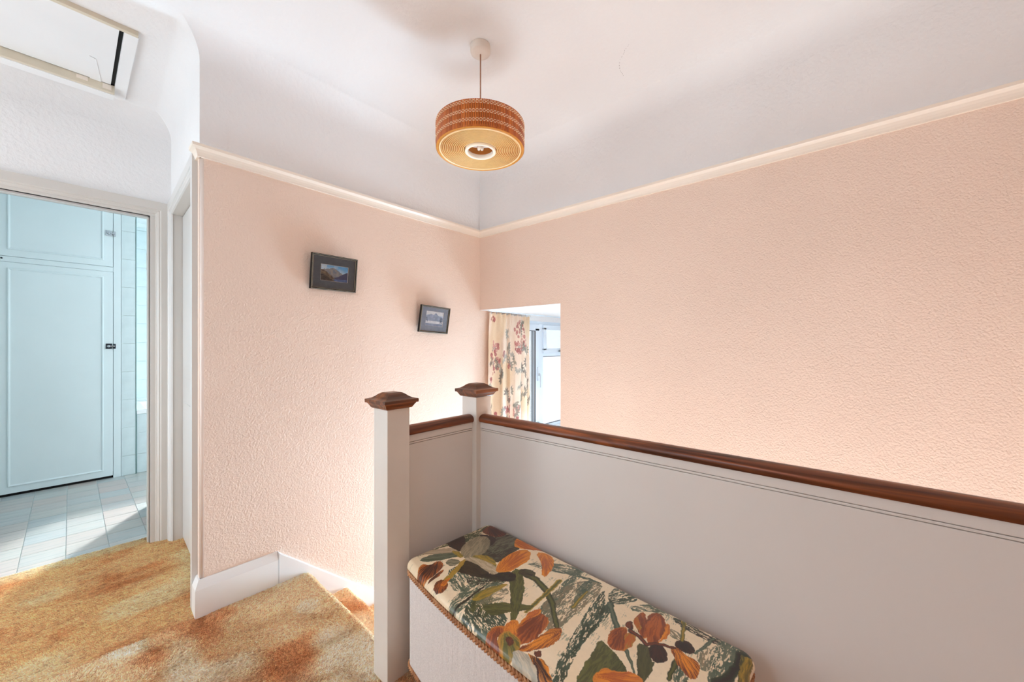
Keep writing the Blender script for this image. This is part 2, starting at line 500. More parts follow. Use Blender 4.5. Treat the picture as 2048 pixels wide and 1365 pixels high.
ceil = m.build('ceiling', M['ceil'])
ceil.data.set_sharp_from_angle(angle=math.radians(35))
struct(ceil, 'white textured landing ceiling with coved edges and hairline cracks', 'ceiling')
m = MB(); m.box(WEST-0.1, RW_X+0.1, SOUTH-0.1, BW_Y+0.1, H1+COVE+0.002, H1+COVE+0.05)
m.build('slab', M['ceil'], ceil)
# hairline cracks: thin dark flakes where paint lifted
cpts = [(1.707,0.761),(1.716,0.768),(1.727,0.789),(1.745,0.803),(1.766,0.83),(1.80,0.853),(1.838,0.867),(1.868,0.868),(1.892,0.872)]
m = MB()
for (x0, y0), (x1, y1) in zip(cpts[:-1], cpts[1:]):
    for q in range(2):
        t0 = q*0.5 + random.uniform(0.02, 0.15); t1 = t0 + random.uniform(0.12, 0.3)
        a = Vector((x0+(x1-x0)*t0, y0+(y1-y0)*t0)); b = Vector((x0+(x1-x0)*t1+random.uniform(-.003,.003), y0+(y1-y0)*t1))
        d = (b-a).normalized(); w = Vector((-d.y, d.x))*random.uniform(0.0005, 0.0014)
        za, zb = H1+COVE, H1+COVE
        m.face([(*(a-w), za-0.0006), (*(b-w*0.2), zb-0.0012), (*(b+w*0.2), zb-0.0012), (*(a+w), za-0.0006)])
m.build('crack', paint('crack_grey', (120, 110, 102), 0.9, 8, 40.0), ceil)

# floor slabs
m = MB()
m.box(WEST, 0.80, SOUTH, BW_Y+0.09, -0.18, -0.012); m.box(0.80, 1.20, SOUTH, 1.26, -0.18, -0.012)
struct(m.build('floor', M['hatch']), 'landing floor under the tan carpets', 'floor')
m = MB(); m.box(0.8, 3.7, 1.30, LW_Y+0.1, LOW-0.05, LOW); m.box(0.8, 1.22, SOUTH-0.1, 1.30, LOW-0.05, LOW)
struct(m.build('floor', M['hatch']), 'lower hall floor at the foot of the stairs', 'floor')

# picture rail, mitred round the room
prof = [(0.0, 2.028), (0.010, 2.028), (0.011, 2.036), (0.014, 2.046), (0.019, 2.056), (0.026, 2.063), (0.030, 2.066), (0.031, 2.078), (0.0, 2.080)]
m = MB()
path = [(RW_X, SOUTH), (RW_X, LW_Y), (0.376, LW_Y), tuple(PIER + dv*0.055)]
m.sweep(path, prof, lambda p, h: Vector((p.x, p.y, h)))
struct(m.build('trim_2', M['rail']), 'cream moulded picture rail round the peach walls', 'picture rail')

# skirting with chamfered top and the sloping stair string
sk = [(0.0, 0.0), (0.020, 0.0), (0.020, 0.122), (0.006, 0.160), (0.0, 0.160)]
m = MB()
m.sweep([(0.680, LW_Y), (0.376, LW_Y), tuple(PIER + dv*0.052)], sk, lambda p, h: Vector((p.x, p.y, h)))
struct(m.build('baseboard_left', M['gloss_cool']), 'white chamfered skirting board at the foot of the picture wall', 'skirting board')
m = MB()
sl = 0.18/0.2097
pts = [(0.683, 0.158), (0.683, -0.30)]
x1 = RW_X - 0.005
pts += [(x1, -0.30 - (x1-0.683)*sl), (x1, 0.158 - (x1-0.683)*sl)]
f0 = [m.bm.verts.new((x, LW_Y-0.018, z)) for x, z in pts]; f1 = [m.bm.verts.new((x, LW_Y, z)) for x, z in pts]
m.bm.faces.new(f0); m.bm.faces.new(f1)
for i in range(4):
    j = (i+1) % 4; m.bm.faces.new([f0[i], f0[j], f1[j], f1[i]])
bmesh.ops.bevel(m.bm, geom=[e for e in m.bm.edges if all(abs(v.co.y-(LW_Y-0.018)) < 1e-5 for v in e.verts)], offset=0.003, segments=2, affect='EDGES')
struct(m.build('trim_3', M['gloss_cool']), 'white sloping stair string running down the picture wall', 'stair string')

# ------------------------------------------------------------------ doorways
arch = [(0.0, 0.0), (0.0, 0.020), (-0.046, 0.020), (-0.050, 0.015), (-0.057, 0.015), (-0.062, 0.011), (-0.068, 0.009), (-0.072, 0.0)]
def arch_to3(kind):
    if kind == 'bath': return lambda p, h: Vector((p.x, BW_Y - h, p.y))
    return lambda p, h: dw(p.x, -h, p.y)
# bathroom doorway: architrave, jamb, stop, open door leaf with hinges
d1 = empty('door_1', (0, BW_Y, 0)); struct(d1, 'bathroom doorway with white moulded architrave', 'doorway')
d1.location = (0, 0, 0)
m = MB(); m.sweep([(D1A-0.09, 0.0), (D1A-0.09, 2.062), (0.409, 2.062), (0.409, 0.0)][::-1], [(-o, h) for o, h in arch], arch_to3('bath'))
m.build('architrave', M['gloss'], d1)
m = MB()
m.box(D1B, D1B+0.028, BW_Y-0.004, BW_Y+0.105, 0, D1H, 0.002); m.box(D1A-0.028, D1A, BW_Y-0.004, BW_Y+0.105, 0, D1H, 0.002)
m.box(D1A-0.028, D1B+0.028, BW_Y-0.004, BW_Y+0.105, D1H, D1H+0.028, 0.002)
m.build('jamb', M['gloss'], d1)
m = MB()
m.box(D1B-0.010, D1B, BW_Y+0.014, BW_Y+0.056, 0, D1H, 0.002); m.box(D1A, D1B, BW_Y+0.014, BW_Y+0.056, D1H-0.010, D1H, 0.002)
m.build('stop', M['gloss'], d1)
LEAF = math.radians(6)   # leaf swung a little past square
lt = lambda c: Vector((D1B+0.004 + math.sin(LEAF)*c.x + math.cos(LEAF)*c.y, BW_Y+0.112 + math.cos(LEAF)*c.x - math.sin(LEAF)*c.y, c.z))
m = MB(); m.box(0.034, 0.66, 0.0, 0.036, 0.012, D1H-0.006, 0.002, tf=lt)
m.box(0.08, 0.58, -0.004, 0.0, 0.25, 0.85, 0.002, tf=lt); m.box(0.08, 0.58, -0.004, 0.0, 1.0, 1.8, 0.002, tf=lt)
leaf = m.build('door_leaf', M['gloss'], d1)
for z in (0.21, 1.66):
    m = MB(); m.box(D1B-0.0015, D1B+0.001, BW_Y+0.058, BW_Y+0.100, z, z+0.105)
    m.tube([(D1B-0.001, BW_Y+0.107, z), (D1B-0.001, BW_Y+0.107, z+0.105)], 0.005, 8)
    for k in range(3): m.lathe([(0.0035, 0), (0.003, 0.001), (0, 0.001)], 8, (D1B-0.002, BW_Y+0.075, z+0.02+k*0.03))
    m.build('hinge', M['hinge'], d1)
# second door, closed, seen almost edge on
d2 = empty('door_2'); struct(d2, 'closed white door in the narrow wall, seen almost edge on', 'doorway')
m = MB(); m.sweep([(D2A-0.072, 0.0), (D2A-0.072, 2.062), (D2B+0.056, 2.062), (D2B+0.056, 0.0)], [(o, h) for o, h in arch], arch_to3('hall'))
m.build('architrave', M['door'], d2)
m = MB()
dwbox(m, D2A-0.02, D2A, -0.004, 0.10, 0, D2H); dwbox(m, D2B-0.012, D2B+0.016, -0.004, 0.10, 0, D2H, 0.002); dwbox(m, D2A-0.02, D2B+0.016, -0.004, 0.10, D2H, D2H+0.03, 0.002)
m.build('jamb', M['gloss'], d2)
m = MB(); dwbox(m, D2A+0.002, D2B-0.016, 0.046, 0.082, 0.012, D2H-0.005, 0.002)
for z0, z1 in ((0.25, 0.85), (1.0, 1.8)): dwbox(m, D2A+0.1, D2B-0.11, 0.042, 0.048, z0, z1, 0.002)
m.build('door_leaf', M['door'], d2)

# ------------------------------------------------------------------ bathroom shell
BFY, BNY, BEX, BWX, BCZ = BW_Y+0.10, 5.72, 2.30, -1.20, 2.50
VW = (1.0, 2.25, 0.76, 1.95)      # bathroom window
m = MB()
m.box(BWX, VW[0], BNY, BNY+0.1, 0, BCZ); m.box(VW[1], BEX+0.1, BNY, BNY+0.1, 0, BCZ)
m.box(VW[0], VW[1], BNY, BNY+0.1, 0, VW[2]); m.box(VW[0], VW[1], BNY, BNY+0.1, VW[3], BCZ)
wn = m.build('wall_north', M['grout']); struct(wn, 'pale tiled bathroom wall behind the bath', 'wall')
m = MB(); m.box(BEX, BEX+0.1, BFY, BNY, 0, BCZ); struct(m.build('wall_east', M['bathwall']), 'bathroom side wall hidden behind the open door', 'wall')
m = MB(); m.box(BWX-0.1, BWX, BFY, BNY+0.1, 0, BCZ); struct(m.build('wall_west', M['bathwall']), 'bathroom side wall out of view on the left', 'wall')
m = MB(); m.box(BWX-0.1, BEX+0.1, BFY, BNY+0.1, BCZ, BCZ+0.05); struct(m.build('ceiling', M['bathwall']), 'bathroom ceiling', 'ceiling')
m = MB(); m.box(BWX, BEX, BFY-0.02, BNY, -0.1, -0.004)
fb = m.build('floor', M['grout']); struct(fb, 'bathroom floor of pastel brushed vinyl tiles', 'floor')
TS = 0.168
tile_mesh = None
for i in range(-4, 4):
    for j in range(0, 11):
        x0 = 0.151 + i*TS; y0 = 3.175 + j*TS
        ya = max(y0, 3.272)
        mb = MB()
        if tile_mesh is None or ya > y0:
            mb.box(0.0015, TS-0.0015, 0.0015 + (ya-y0), TS-0.0015, -0.004, 0.0, 0.0006)
            o = mb.build('tile', M['vinyl'], fb)
            if ya == y0: tile_mesh = o.data
        else:
            mb.bm.free()
            o = bpy.data.objects.new('tile', tile_mesh); COL.objects.link(o); o.parent = fb
        o.location = (x0, y0, 0)
# tiled end of the partition beside the cupboard
NX0, NX1, NY = 0.303, 0.400, 4.969
m = MB(); m.box(NX0, NX1, NY, BNY, 0, BCZ)
nib = m.build('wall_partition', M['grout']); struct(nib, 'narrow tiled partition end between cupboard and bath', 'wall')
tm = MB().box(0.0015, NX1-NX0-0.004, -0.006, 0.001, 0.0015, 0.255, 0.001)
t0 = tm.build('tile', M['tile'], nib); t0.location = (NX0, NY, 0.18)
for k in range(1, 9):
    o = bpy.data.objects.new('tile', t0.data); COL.objects.link(o); o.parent = nib; o.location = (NX0, NY, 0.18 + 0.2565*k)
o = MB().box(0.0015, NX1-NX0-0.004, -0.006, 0.001, 0.002, 0.177, 0.001).build('tile', M['tile'], nib); o.location = (NX0, NY, 0)
m = MB(); m.box(NX1-0.003, NX1+0.002, NY-0.009, NY+0.01, 0, BCZ, 0.001); m.build('edge_strip', M['trimgreen'], nib)
# wall tiles over the bath
tm = MB().box(0.0015, 0.1485, -0.006, 0.001, 0.0015, 0.1985, 0.001); tb = None
for i in range(0, 4):
    for k in range(0, 9):
        if tb is None: o = tb = tm.build('tile', M['tile'], wn)
        else: o = bpy.data.objects.new('tile', tb.data); COL.objects.link(o); o.parent = wn
        o.location = (0.403 + 0.15*i, BNY, 0.62 + 0.2*k)
m = MB(); m.box(0.403, 0.998, BNY-0.012, BNY, 2.42, 2.45, 0.003); m.build('border_strip', M['tile'], wn)
# bathroom window
w2 = empty('window_2'); struct(w2, 'bathroom window above the bath, out of view', 'window')
m = MB()
for b in ((VW[0], VW[1], VW[2], VW[2]+0.05), (VW[0], VW[1], VW[3]-0.05, VW[3]), (VW[0], VW[0]+0.05, VW[2], VW[3]), (VW[1]-0.05, VW[1], VW[2], VW[3])):
    m.box(b[0], b[1], BNY+0.03, BNY+0.08, b[2], b[3])
m.build('frame', M['upvc'], w2)
m = MB(); m.box(VW[0]+0.05, VW[1]-0.05, BNY+0.05, BNY+0.054, VW[2]+0.05, VW[3]-0.05); m.build('pane', M['glass'], w2)

# ------------------------------------------------------------------ stair window
w1 = empty('window_1'); struct(w1, 'bright white framed window beyond the stair opening', 'window')
FY0, FY1 = LW_Y+0.02, LW_Y+0.075
def rect_frame(mb, x0, x1, z0, z1, w, y0, y1, bev=0.004):
    mb.box(x0, x1, y0, y1, z0, z0+w, bev); mb.box(x0, x1, y0, y1, z1-w, z1, bev)
    mb.box(x0, x0+w, y0, y1, z0+w*0.6, z1-w*0.6, bev); mb.box(x1-w, x1, y0, y1, z0+w*0.6, z1-w*0.6, bev)
m = MB(); rect_frame(m, WX0, WX1, WZ0-0.02, WZ1+0.005, 0.045, FY0, FY1)
m.box(2.885, 2.955, FY0-0.003, FY1-0.004, WZ0+0.01, WZ1-0.022, 0.003)
m.box(2.945, WX1-0.02, FY0-0.001, FY1-0.002, 1.085, 1.125, 0.003)
m.build('frame', M['upvc'], w1)
m = MB(); m.box(WX0-0.05, WX1+0.03, LW_Y-0.09, LW_Y+0.03, WZ0-0.055, WZ0-0.02, 0.006); m.build('sill', M['upvc'], w1)
m = MB(); rect_frame(m, WX0+0.045, 2.875, WZ0+0.02, WZ1-0.03, 0.062, FY0-0.018, FY0+0.03)
sash = m.build('sash', M['upvc'], w1)
m = MB(); rect_frame(m, WX0+0.104, 2.816, WZ0+0.079, WZ1-0.089, 0.005, FY0-0.0195, FY0-0.010, 0.0); m.build('gasket', M['seal'], sash)
m = MB(); m.box(WX0+0.09, 2.83, FY0+0.004, FY0+0.008, WZ0+0.07, WZ1-0.08); m.build('pane', M['glass'], sash)
m = MB()
m.box(2.838, 2.866, FY0-0.030, FY0-0.018, 0.86, 0.99, 0.004); m.box(2.842, 2.862, FY0-0.052, FY0-0.030, 0.905, 0.93, 0.004)
m.box(2.844, 2.860, FY0-0.058, FY0-0.046, 0.80, 0.925, 0.004)
m.build('handle', M['upvc'], sash)
m = MB(); rect_frame(m, 2.945, WX1-0.03, 1.115, WZ1-0.03, 0.045, FY0-0.018, FY0+0.03)
fan = m.build('sash', M['upvc'], w1)
m = MB(); m.box(2.985, WX1-0.07, FY0+0.004, FY0+0.008, 1.155, WZ1-0.07); m.build('pane', M['glass'], fan)
m = MB(); m.box(3.18, 3.30, FY0-0.030, FY0-0.018, 1.125, 1.140, 0.002)
for x in (3.195, 3.235, 3.275): m.box(x, x+0.014, FY0-0.036, FY0-0.030, 1.126, 1.146, 0.002)
m.build('stay', M['chrome'], fan)
m = MB(); m.box(2.955, WX1-0.045, FY0+0.02, FY0+0.026, WZ0+0.025, 1.085); m.build('pane', M['frosted'], w1)
m = MB(); m.box(2.955, WX1-0.045, FY0+0.012, FY0+0.02, WZ0+0.022, WZ0+0.031); m.box(2.955, WX1-0.045, FY0+0.012, FY0+0.02, 1.077, 1.086); m.build('gasket', M['seal'], w1)

# ================================================================== CARPETS AND STAIRS
def pile_landing(px, py):
    """colour of the thick twist pile: tan, pile shading painted as rust and straw patches"""
    a = vnoise(px, py, 0.22, 1)*0.6 + vnoise(px+py*0.3, py, 0.09, 2)*0.4
    b = vnoise(px, py, 0.14, 3); f = vnoise(px, py, 0.006, 4); g = RNG.random(px.shape); d = sstep(0.36, 0.14, vnoise(px, py, 0.0052, 10))
    c = mixc((244, 206, 170), (214, 162, 120), sstep(0.42, 0.72, a))  # tone patches paint in the directional shading of the pile
    c = mixc(c, (252, 230, 204), sstep(0.55, 0.85, b)*0.8)
    return c * ((0.84 + 0.20*f + 0.14*g)*(1 - 0.10*d))[..., None]
def pile_hall(px, py):
    a = vnoise(px*0.6, py, 0.16, 5)*0.65 + vnoise(px*0.75, py, 0.06, 6)*0.35
    b = vnoise(px*0.7, py, 0.20, 7); f = vnoise(px*0.5, py, 0.007, 8); g = RNG.random(px.shape); d = sstep(0.36, 0.16, vnoise(px*0.42, py, 0.0058, 9))
    c = mixc((236, 192, 146), (212, 154, 108), sstep(0.42, 0.75, a))  # hall patches carry painted pile shading as well
    c = mixc(c, (242, 218, 180), sstep(0.5, 0.8, b)*0.75)
    return c * ((0.84 + 0.20*f + 0.14*g)*(1 - 0.10*d))[..., None]
def tuft(px, py):
    return 0.0055*vnoise(px, py, 0.0075, 21) + 0.0030*RNG.random(px.shape) + 0.004*vnoise(px, py, 0.05, 22) - 0.006
def tuft_hall(px, py):
    return 0.0050*vnoise(px*0.45, py, 0.006, 23) + 0.0016*RNG.random(px.shape) + 0.003*vnoise(px*0.5, py, 0.05, 24) - 0.004

def flat_carpet(name, x0, x1, y0, y1, res, colf, tf):
    nu, nv = max(2, int((x1-x0)/res)), max(2, int((y1-y0)/res))
    X, Y = np.meshgrid(np.linspace(x0, x1, nu), np.linspace(y0, y1, nv), indexing='ij')
    jx = (RNG.random(X.shape)-0.5)*res*0.5; jx[0] = jx[-1] = 0
    return grid(name, X+jx, Y, tf(X, Y), M['carpet'], colf(X, Y))
class Roll:
    """carpet profile (x,z) that turns over a nosing: position and normal by arc length"""
    def __init__(self, prof):
        P = np.array(prof, float); seg = np.hypot(*np.diff(P, axis=0).T); s = np.r_[0, np.cumsum(seg)]
        self.L = s[-1]; self.t = np.linspace(0, self.L, 600)
        self.px = np.interp(self.t, s, P[:, 0]); self.pz = np.interp(self.t, s, P[:, 1])
        tx, tz = np.gradient(self.px), np.gradient(self.pz); k = 7; ker = np.ones(2*k+1)/(2*k+1)
        tx = np.convolve(np.pad(tx, k, 'edge'), ker, 'valid'); tz = np.convolve(np.pad(tz, k, 'edge'), ker, 'valid')
        L = np.hypot(tx, tz)+1e-9; self.nx, self.nz = -tz/L, tx/L
    def at(self, q):
        f = lambda a: np.interp(q, self.t, a)
        return f(self.px), f(self.pz), f(self.nx), f(self.nz)
def rolled(name, prof, y0, y1, res, colf, tf):
    R_ = Roll(prof); t = np.linspace(0, R_.L, int(R_.L/res)); px, pz, nx, nz = R_.at(t)
    Y1 = np.linspace(y0, y1, int((y1-y0)/res))
    S, Y = np.meshgrid(t, Y1, indexing='ij'); h = tf(S, Y)
    X = px[:, None] + nx[:, None]*h; Z = pz[:, None] + nz[:, None]*h
    return grid(name, X, Y, Z, M['carpet'], colf(S + 0.37, Y))
def jitter(u0, u1, v0, v1, step):
    nu, nv = int((u1-u0)/step), int((v1-v0)/step)
    U, V = np.meshgrid((np.arange(nu)+0.5)/nu*(u1-u0)+u0, (np.arange(nv)+0.5)/nv*(v1-v0)+v0, indexing='ij')
    U = U + (RNG.random(U.shape)-0.5)*step*1.1; V = V + (RNG.random(V.shape)-0.5)*step*1.1
    return U.ravel(), V.ravel()
def pile(parent, P, N, cx, cy, colf, ang, lean, length, width):
    """thousands of short leaning tufts, one joined part"""
    n = len(P)
    T1 = np.stack([N[:, 2], np.zeros(n), -N[:, 0]], 1); T2 = np.stack([np.zeros(n), np.ones(n), np.zeros(n)], 1)
    d = np.cos(ang)[:, None]*T1 + np.sin(ang)[:, None]*T2
    up = N + d*lean[:, None]; up /= np.linalg.norm(up, axis=1)[:, None]
    a2 = RNG.random(n)*math.pi
    side = np.cos(a2)[:, None]*T1 + np.sin(a2)[:, None]*T2
    ln = (length*(0.75 + 0.5*RNG.random(n)))[:, None]; w = (width*(0.7 + 0.6*RNG.random(n)))[:, None]
    b = P - N*0.002
    V = np.stack([b - side*w*0.6, b + side*w*0.6, b + up*ln + side*w*0.45, b + up*ln - side*w*0.45], 1)
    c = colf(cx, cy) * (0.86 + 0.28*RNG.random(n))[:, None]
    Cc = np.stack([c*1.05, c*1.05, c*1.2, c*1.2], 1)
    me = bpy.data.meshes.new('pile'); me.vertices.add(4*n); me.vertices.foreach_set('co', V.reshape(-1).astype(np.float32))
    me.loops.add(4*n); me.loops.foreach_set('vertex_index', np.arange(4*n, dtype=np.int32))
    me.polygons.add(n); me.polygons.foreach_set('loop_start', np.arange(0, 4*n, 4, dtype=np.int32))
    me.update(calc_edges=True)
    ca = me.color_attributes.new('print', 'FLOAT_COLOR', 'POINT'); co = np.ones((4*n, 4), np.float32); co[:, :3] = lin(np.clip(Cc, 0, 255)).reshape(-1, 3)
    ca.data.foreach_set('color', co.ravel()); me.materials.append(M['carpet'])
    o = bpy.data.objects.new('pile', me); COL.objects.link(o); o.parent = parent; o['kind'] = 'stuff'
    return o
def rolled_pile(parent, prof, y0, y1, step, s0=0.0, clip=None):
    R_ = Roll(prof); u, v = jitter(s0, R_.L, y0, y1, step)
    if clip: k = (v < clip[1]) | (u < clip[0]); u, v = u[k], v[k]
    px, pz, nx, nz = R_.at(u)
    h = tuft(u, v)*0.6
    P = np.stack([px + nx*h, v, pz + nz*h], 1); N = np.stack([nx, 0*nx, nz], 1)
    ang = 2*math.pi*vnoise(u, v, 0.16, 31)*1.3; ln = 0.45 + 0.6*vnoise(u, v, 0.11, 32)
    return pile(parent, P, N, u + 0.37, v, pile_landing, ang, ln, 0.0066, 0.0030)
def nosing(x_from, x_nose, z, drop, r=0.022, back=0.012):
    pts = [(x_from, z), (x_nose-r, z)]
    for k in range(1, 9):
        a = math.pi/2 - math.pi*0.80*k/8
        pts.append((x_nose-r+r*math.cos(a), z-r+r*math.sin(a)))
    pts.append((x_nose-back, z-2.1*r)); pts.append((x_nose-back, z-drop))
    return pts
NOSE, GO, RISE = 0.828, 0.208, 0.18
lc = rolled('landing_carpet', nosing(-0.15, NOSE, 0.0, RISE), 1.250, LW_Y-0.003, 0.005, pile_landing, tuft)
lc2 = flat_carpet('landing_carpet_b', -0.15, 1.172, 0.70, 1.2500, 0.006, pile_landing, tuft)
lc3 = flat_carpet('landing_carpet_c', WEST, -0.15, SOUTH, 2.150, 0.02, pile_landing, tuft)
lc4 = flat_carpet('landing_carpet_d', -0.15, 1.172, SOUTH, 0.70, 0.012, pile_landing, tuft)
join_into(lc, [lc2, lc3, lc4])
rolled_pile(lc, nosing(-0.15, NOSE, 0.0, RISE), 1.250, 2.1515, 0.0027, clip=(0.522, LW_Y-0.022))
u, v = jitter(-0.15, 1.172, 0.95, 1.250, 0.0033); k = (u < 0.80) | (v < 1.225); u, v = u[k], v[k]
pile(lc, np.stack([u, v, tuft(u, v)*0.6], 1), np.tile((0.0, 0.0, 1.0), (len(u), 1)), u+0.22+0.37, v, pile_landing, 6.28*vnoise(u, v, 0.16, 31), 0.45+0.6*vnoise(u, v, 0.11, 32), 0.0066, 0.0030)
tag(lc, 'thick tan twist pile carpet on the landing, turned over the top stair', 'carpet')
hc = flat_carpet('hall_carpet', -0.55, 0.465, 2.150, 3.272, 0.006, pile_hall, tuft_hall)
hc2 = flat_carpet('hall_carpet_b', WEST, -0.55, 2.150, BW_Y, 0.02, pile_hall, tuft_hall)
join_into(hc, [hc2])
u, v = jitter(-0.55, 0.462, 2.152, 3.272, 0.0030)
k = ~((u > 0.374) & (v < 2.28)); u, v = u[k], v[k]
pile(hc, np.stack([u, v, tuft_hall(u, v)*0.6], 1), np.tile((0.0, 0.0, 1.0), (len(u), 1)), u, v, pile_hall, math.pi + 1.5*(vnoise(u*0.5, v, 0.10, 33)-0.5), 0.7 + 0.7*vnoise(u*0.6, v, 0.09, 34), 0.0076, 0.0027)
tag(hc, 'golden brown directional pile carpet running up to the bathroom doorway', 'carpet')

stairs = empty('staircase', (NOSE, 1.7, -RISE))
tag(stairs, 'carpeted stairs going down beside the picture wall', 'staircase'); stairs.location = (0, 0, 0)
for k in range(1, 7):
    x0 = NOSE + GO*(k-1) - 0.02
    res = 0.006 if k < 4 else 0.012
    st = rolled('step', nosing(x0, NOSE+GO*k, -RISE*k, RISE), 1.302, LW_Y-0.019, res, pile_landing, tuft); st.parent = stairs
    if k < 3: rolled_pile(st, nosing(x0, NOSE+GO*k, -RISE*k, RISE), 1.302, LW_Y-0.028, 0.0034)
m = MB(); m.box(NOSE+GO*6-0.02, RW_X-0.002, 1.405, LW_Y-0.02, LOW, -RISE*7); m.build('half_landing', M['hatch'], stairs)

# ================================================================== BALUSTRADE
bal = empty('balustrade', (0, 0, 0)); tag(bal, 'white panelled landing balustrade with two newel posts and dark wood handrail', 'balustrade')
NW = 0.0905
cap_prof = [(0.047, 0.9685), (0.050, 0.9690), (0.054, 0.9730), (0.057, 0.9790), (0.061, 0.9850), (0.063, 0.9880), (0.0685, 0.9890), (0.0690, 0.9990), (0.0680, 1.0020), (0.062, 1.0030), (0.052, 1.0060), (0.042, 1.0120), (0.034, 1.0190), (0.026, 1.0240), (0.020, 1.0255)]
for (x, y) in ((0.726, 1.207), (1.154, 1.207)):
    m = MB(); m.box(x, x+NW, y, y+NW, -0.30, 0.970, 0.0022); post = m.build('newel_post', M['newel'], bal)
    m = MB(); rings = []
    for hw, z in cap_prof:
        rings.append([m.bm.verts.new((x+NW/2+sx*hw, y+NW/2+sy*hw, z)) for sx, sy in ((-1,-1),(1,-1),(1,1),(-1,1))])
    for a, b in zip(rings[:-1], rings[1:]):
        for i in range(4): m.bm.faces.new([a[i], a[(i+1) % 4], b[(i+1) % 4], b[i]])
    m.bm.faces.new(rings[0]); m.bm.faces.new(rings[-1])
    c = m.build('newel_cap', M['cap'], post)
# panels set 26 mm behind the newel faces
PX, PY = 1.180, 1.233
m = MB(); m.box(0.8165, 1.16, PY, PY+0.04, -0.28, 0.8235, 0.0012); m.box(0.8165, 1.16, PY+0.007, PY+0.04, 0.82, 0.868); m.build('panel', M['panel'], bal)
m = MB(); m.box(PX, PX+0.04, SOUTH, 1.22, -0.28, 0.8235, 0.0012); m.box(PX+0.007, PX+0.04, SOUTH, 1.22, 0.82, 0.868); m.build('panel', M['panel'], bal)
for z0, z1, t in ((0.8335, 0.8625, 0.0015), (0.8255, 0.8315, 0.0005)):
    m = MB(); m.box(0.8165, 1.156, PY-t, PY+0.012, z0, z1, 0.001); m.build('moulding', M['panel'], bal)
    m = MB(); m.box(PX-t, PX+0.012, SOUTH, 1.209, z0, z1, 0.001); m.build('moulding', M['panel'], bal)
hr = [(-0.026, 0.860), (0.026, 0.860), (0.030, 0.866), (0.031, 0.873), (0.028, 0.881), (0.020, 0.888), (0.010, 0.8915), (0.0, 0.8925), (-0.010, 0.8915), (-0.020, 0.888), (-0.028, 0.881), (-0.031, 0.873), (-0.030, 0.866)]
m = MB(); m.sweep([(0.8165, 1.2525), (1.156, 1.2525)], hr, lambda p, h: Vector((p.x, p.y, h)), smooth=True)
o = m.build('handrail', M['rail_x'], bal); o.data.set_sharp_from_angle(angle=math.radians(50))
m = MB(); m.sweep([(1.1995, SOUTH), (1.1995, 1.209)], hr, lambda p, h: Vector((p.x, p.y, h)), smooth=True)
o = m.build('handrail', M['rail_y'], bal); o.data.set_sharp_from_angle(angle=math.radians(50))

# ================================================================== PENDANT LIGHT
LX, LY, LR = 1.261, 1.291, 0.205
ZB, ZT = 2.105, 2.224
pl = empty('pendant_light', (LX, LY, 2.6)); tag(pl, 'round orange cane drum pendant light with ribbed honey diffuser hanging from ceiling', 'lamp')
def pb(mb, name, mat, parent=pl):
    o = mb.build(name, mat, parent); o.matrix_parent_inverse = Matrix.Translation((-LX, -LY, -2.6)) if parent is pl else Matrix.Identity(4); return o
m = MB(); m.lathe([(0, 0.0), (0.046, 0.0), (0.047, -0.004), (0.047, -0.030), (0.044, -0.036), (0.020, -0.040), (0, -0.041)], 40, (LX, LY, 2.6)); pb(m, 'ceiling_rose', M['plastic'])
m = MB(); m.tube([(LX, LY, 2.562), (LX, LY, 2.19)], 0.0032, 8); pb(m, 'flex', M['flex'])
m = MB()
m.lathe([(LR-0.0055, ZB+0.004), (LR-0.0055, ZT-0.002), (LR-0.007, ZT-0.002), (LR-0.007, ZB+0.004)], 96, (LX, LY, 0), closed=True)
m.mi = 1; m.lathe([(LR-0.004, ZB+0.004), (LR-0.004, ZT-0.002), (LR-0.0054, ZT-0.002), (LR-0.0054, ZB+0.004)], 96, (LX, LY, 0), closed=True)
shade = pb(m, 'shade', [M['slatdark'], M['slatgap']])
# woven slats round the drum (a few pixels each, so joined)
m = MB(); NSL = 172
for k in range(NSL):
    a = 2*math.pi*k/NSL; ca, sa = math.cos(a), math.sin(a); hw = math.pi*LR/NSL*0.80
    def tf(c): return Vector((LX + ca*c.x - sa*c.y, LY + sa*c.x + ca*c.y, c.z))
    m.box(LR-0.004, LR, -hw, hw, ZB+0.003, ZT, 0.0, tf=tf)
o = m.build('slats', M['slat'], shade); o['kind'] = 'stuff'; o.matrix_parent_inverse = Matrix.Identity(4)
m = MB()
for bz in (ZT-0.013, ZT-0.050, ZT-0.087):
    for k in range(NSL//2):
        a0 = 2*math.pi*(2*k)/NSL
        for row, (dz, ph) in enumerate(((0.0054, 0), (0.0, 1), (-0.0054, 0))):
            a = a0 + 2*math.pi*ph/NSL; ca, sa = math.cos(a), math.sin(a)
            def tf(c): return Vector((LX + ca*c.x - sa*c.y, LY + sa*c.x + ca*c.y, c.z))
            m.box(LR-0.001, LR+0.0022, -0.0046, 0.0046, bz+dz-0.00085, bz+dz+0.00085, 0.0, tf=tf)
o = m.build('woven_thread', M['thread'], shade); o['kind'] = 'stuff'
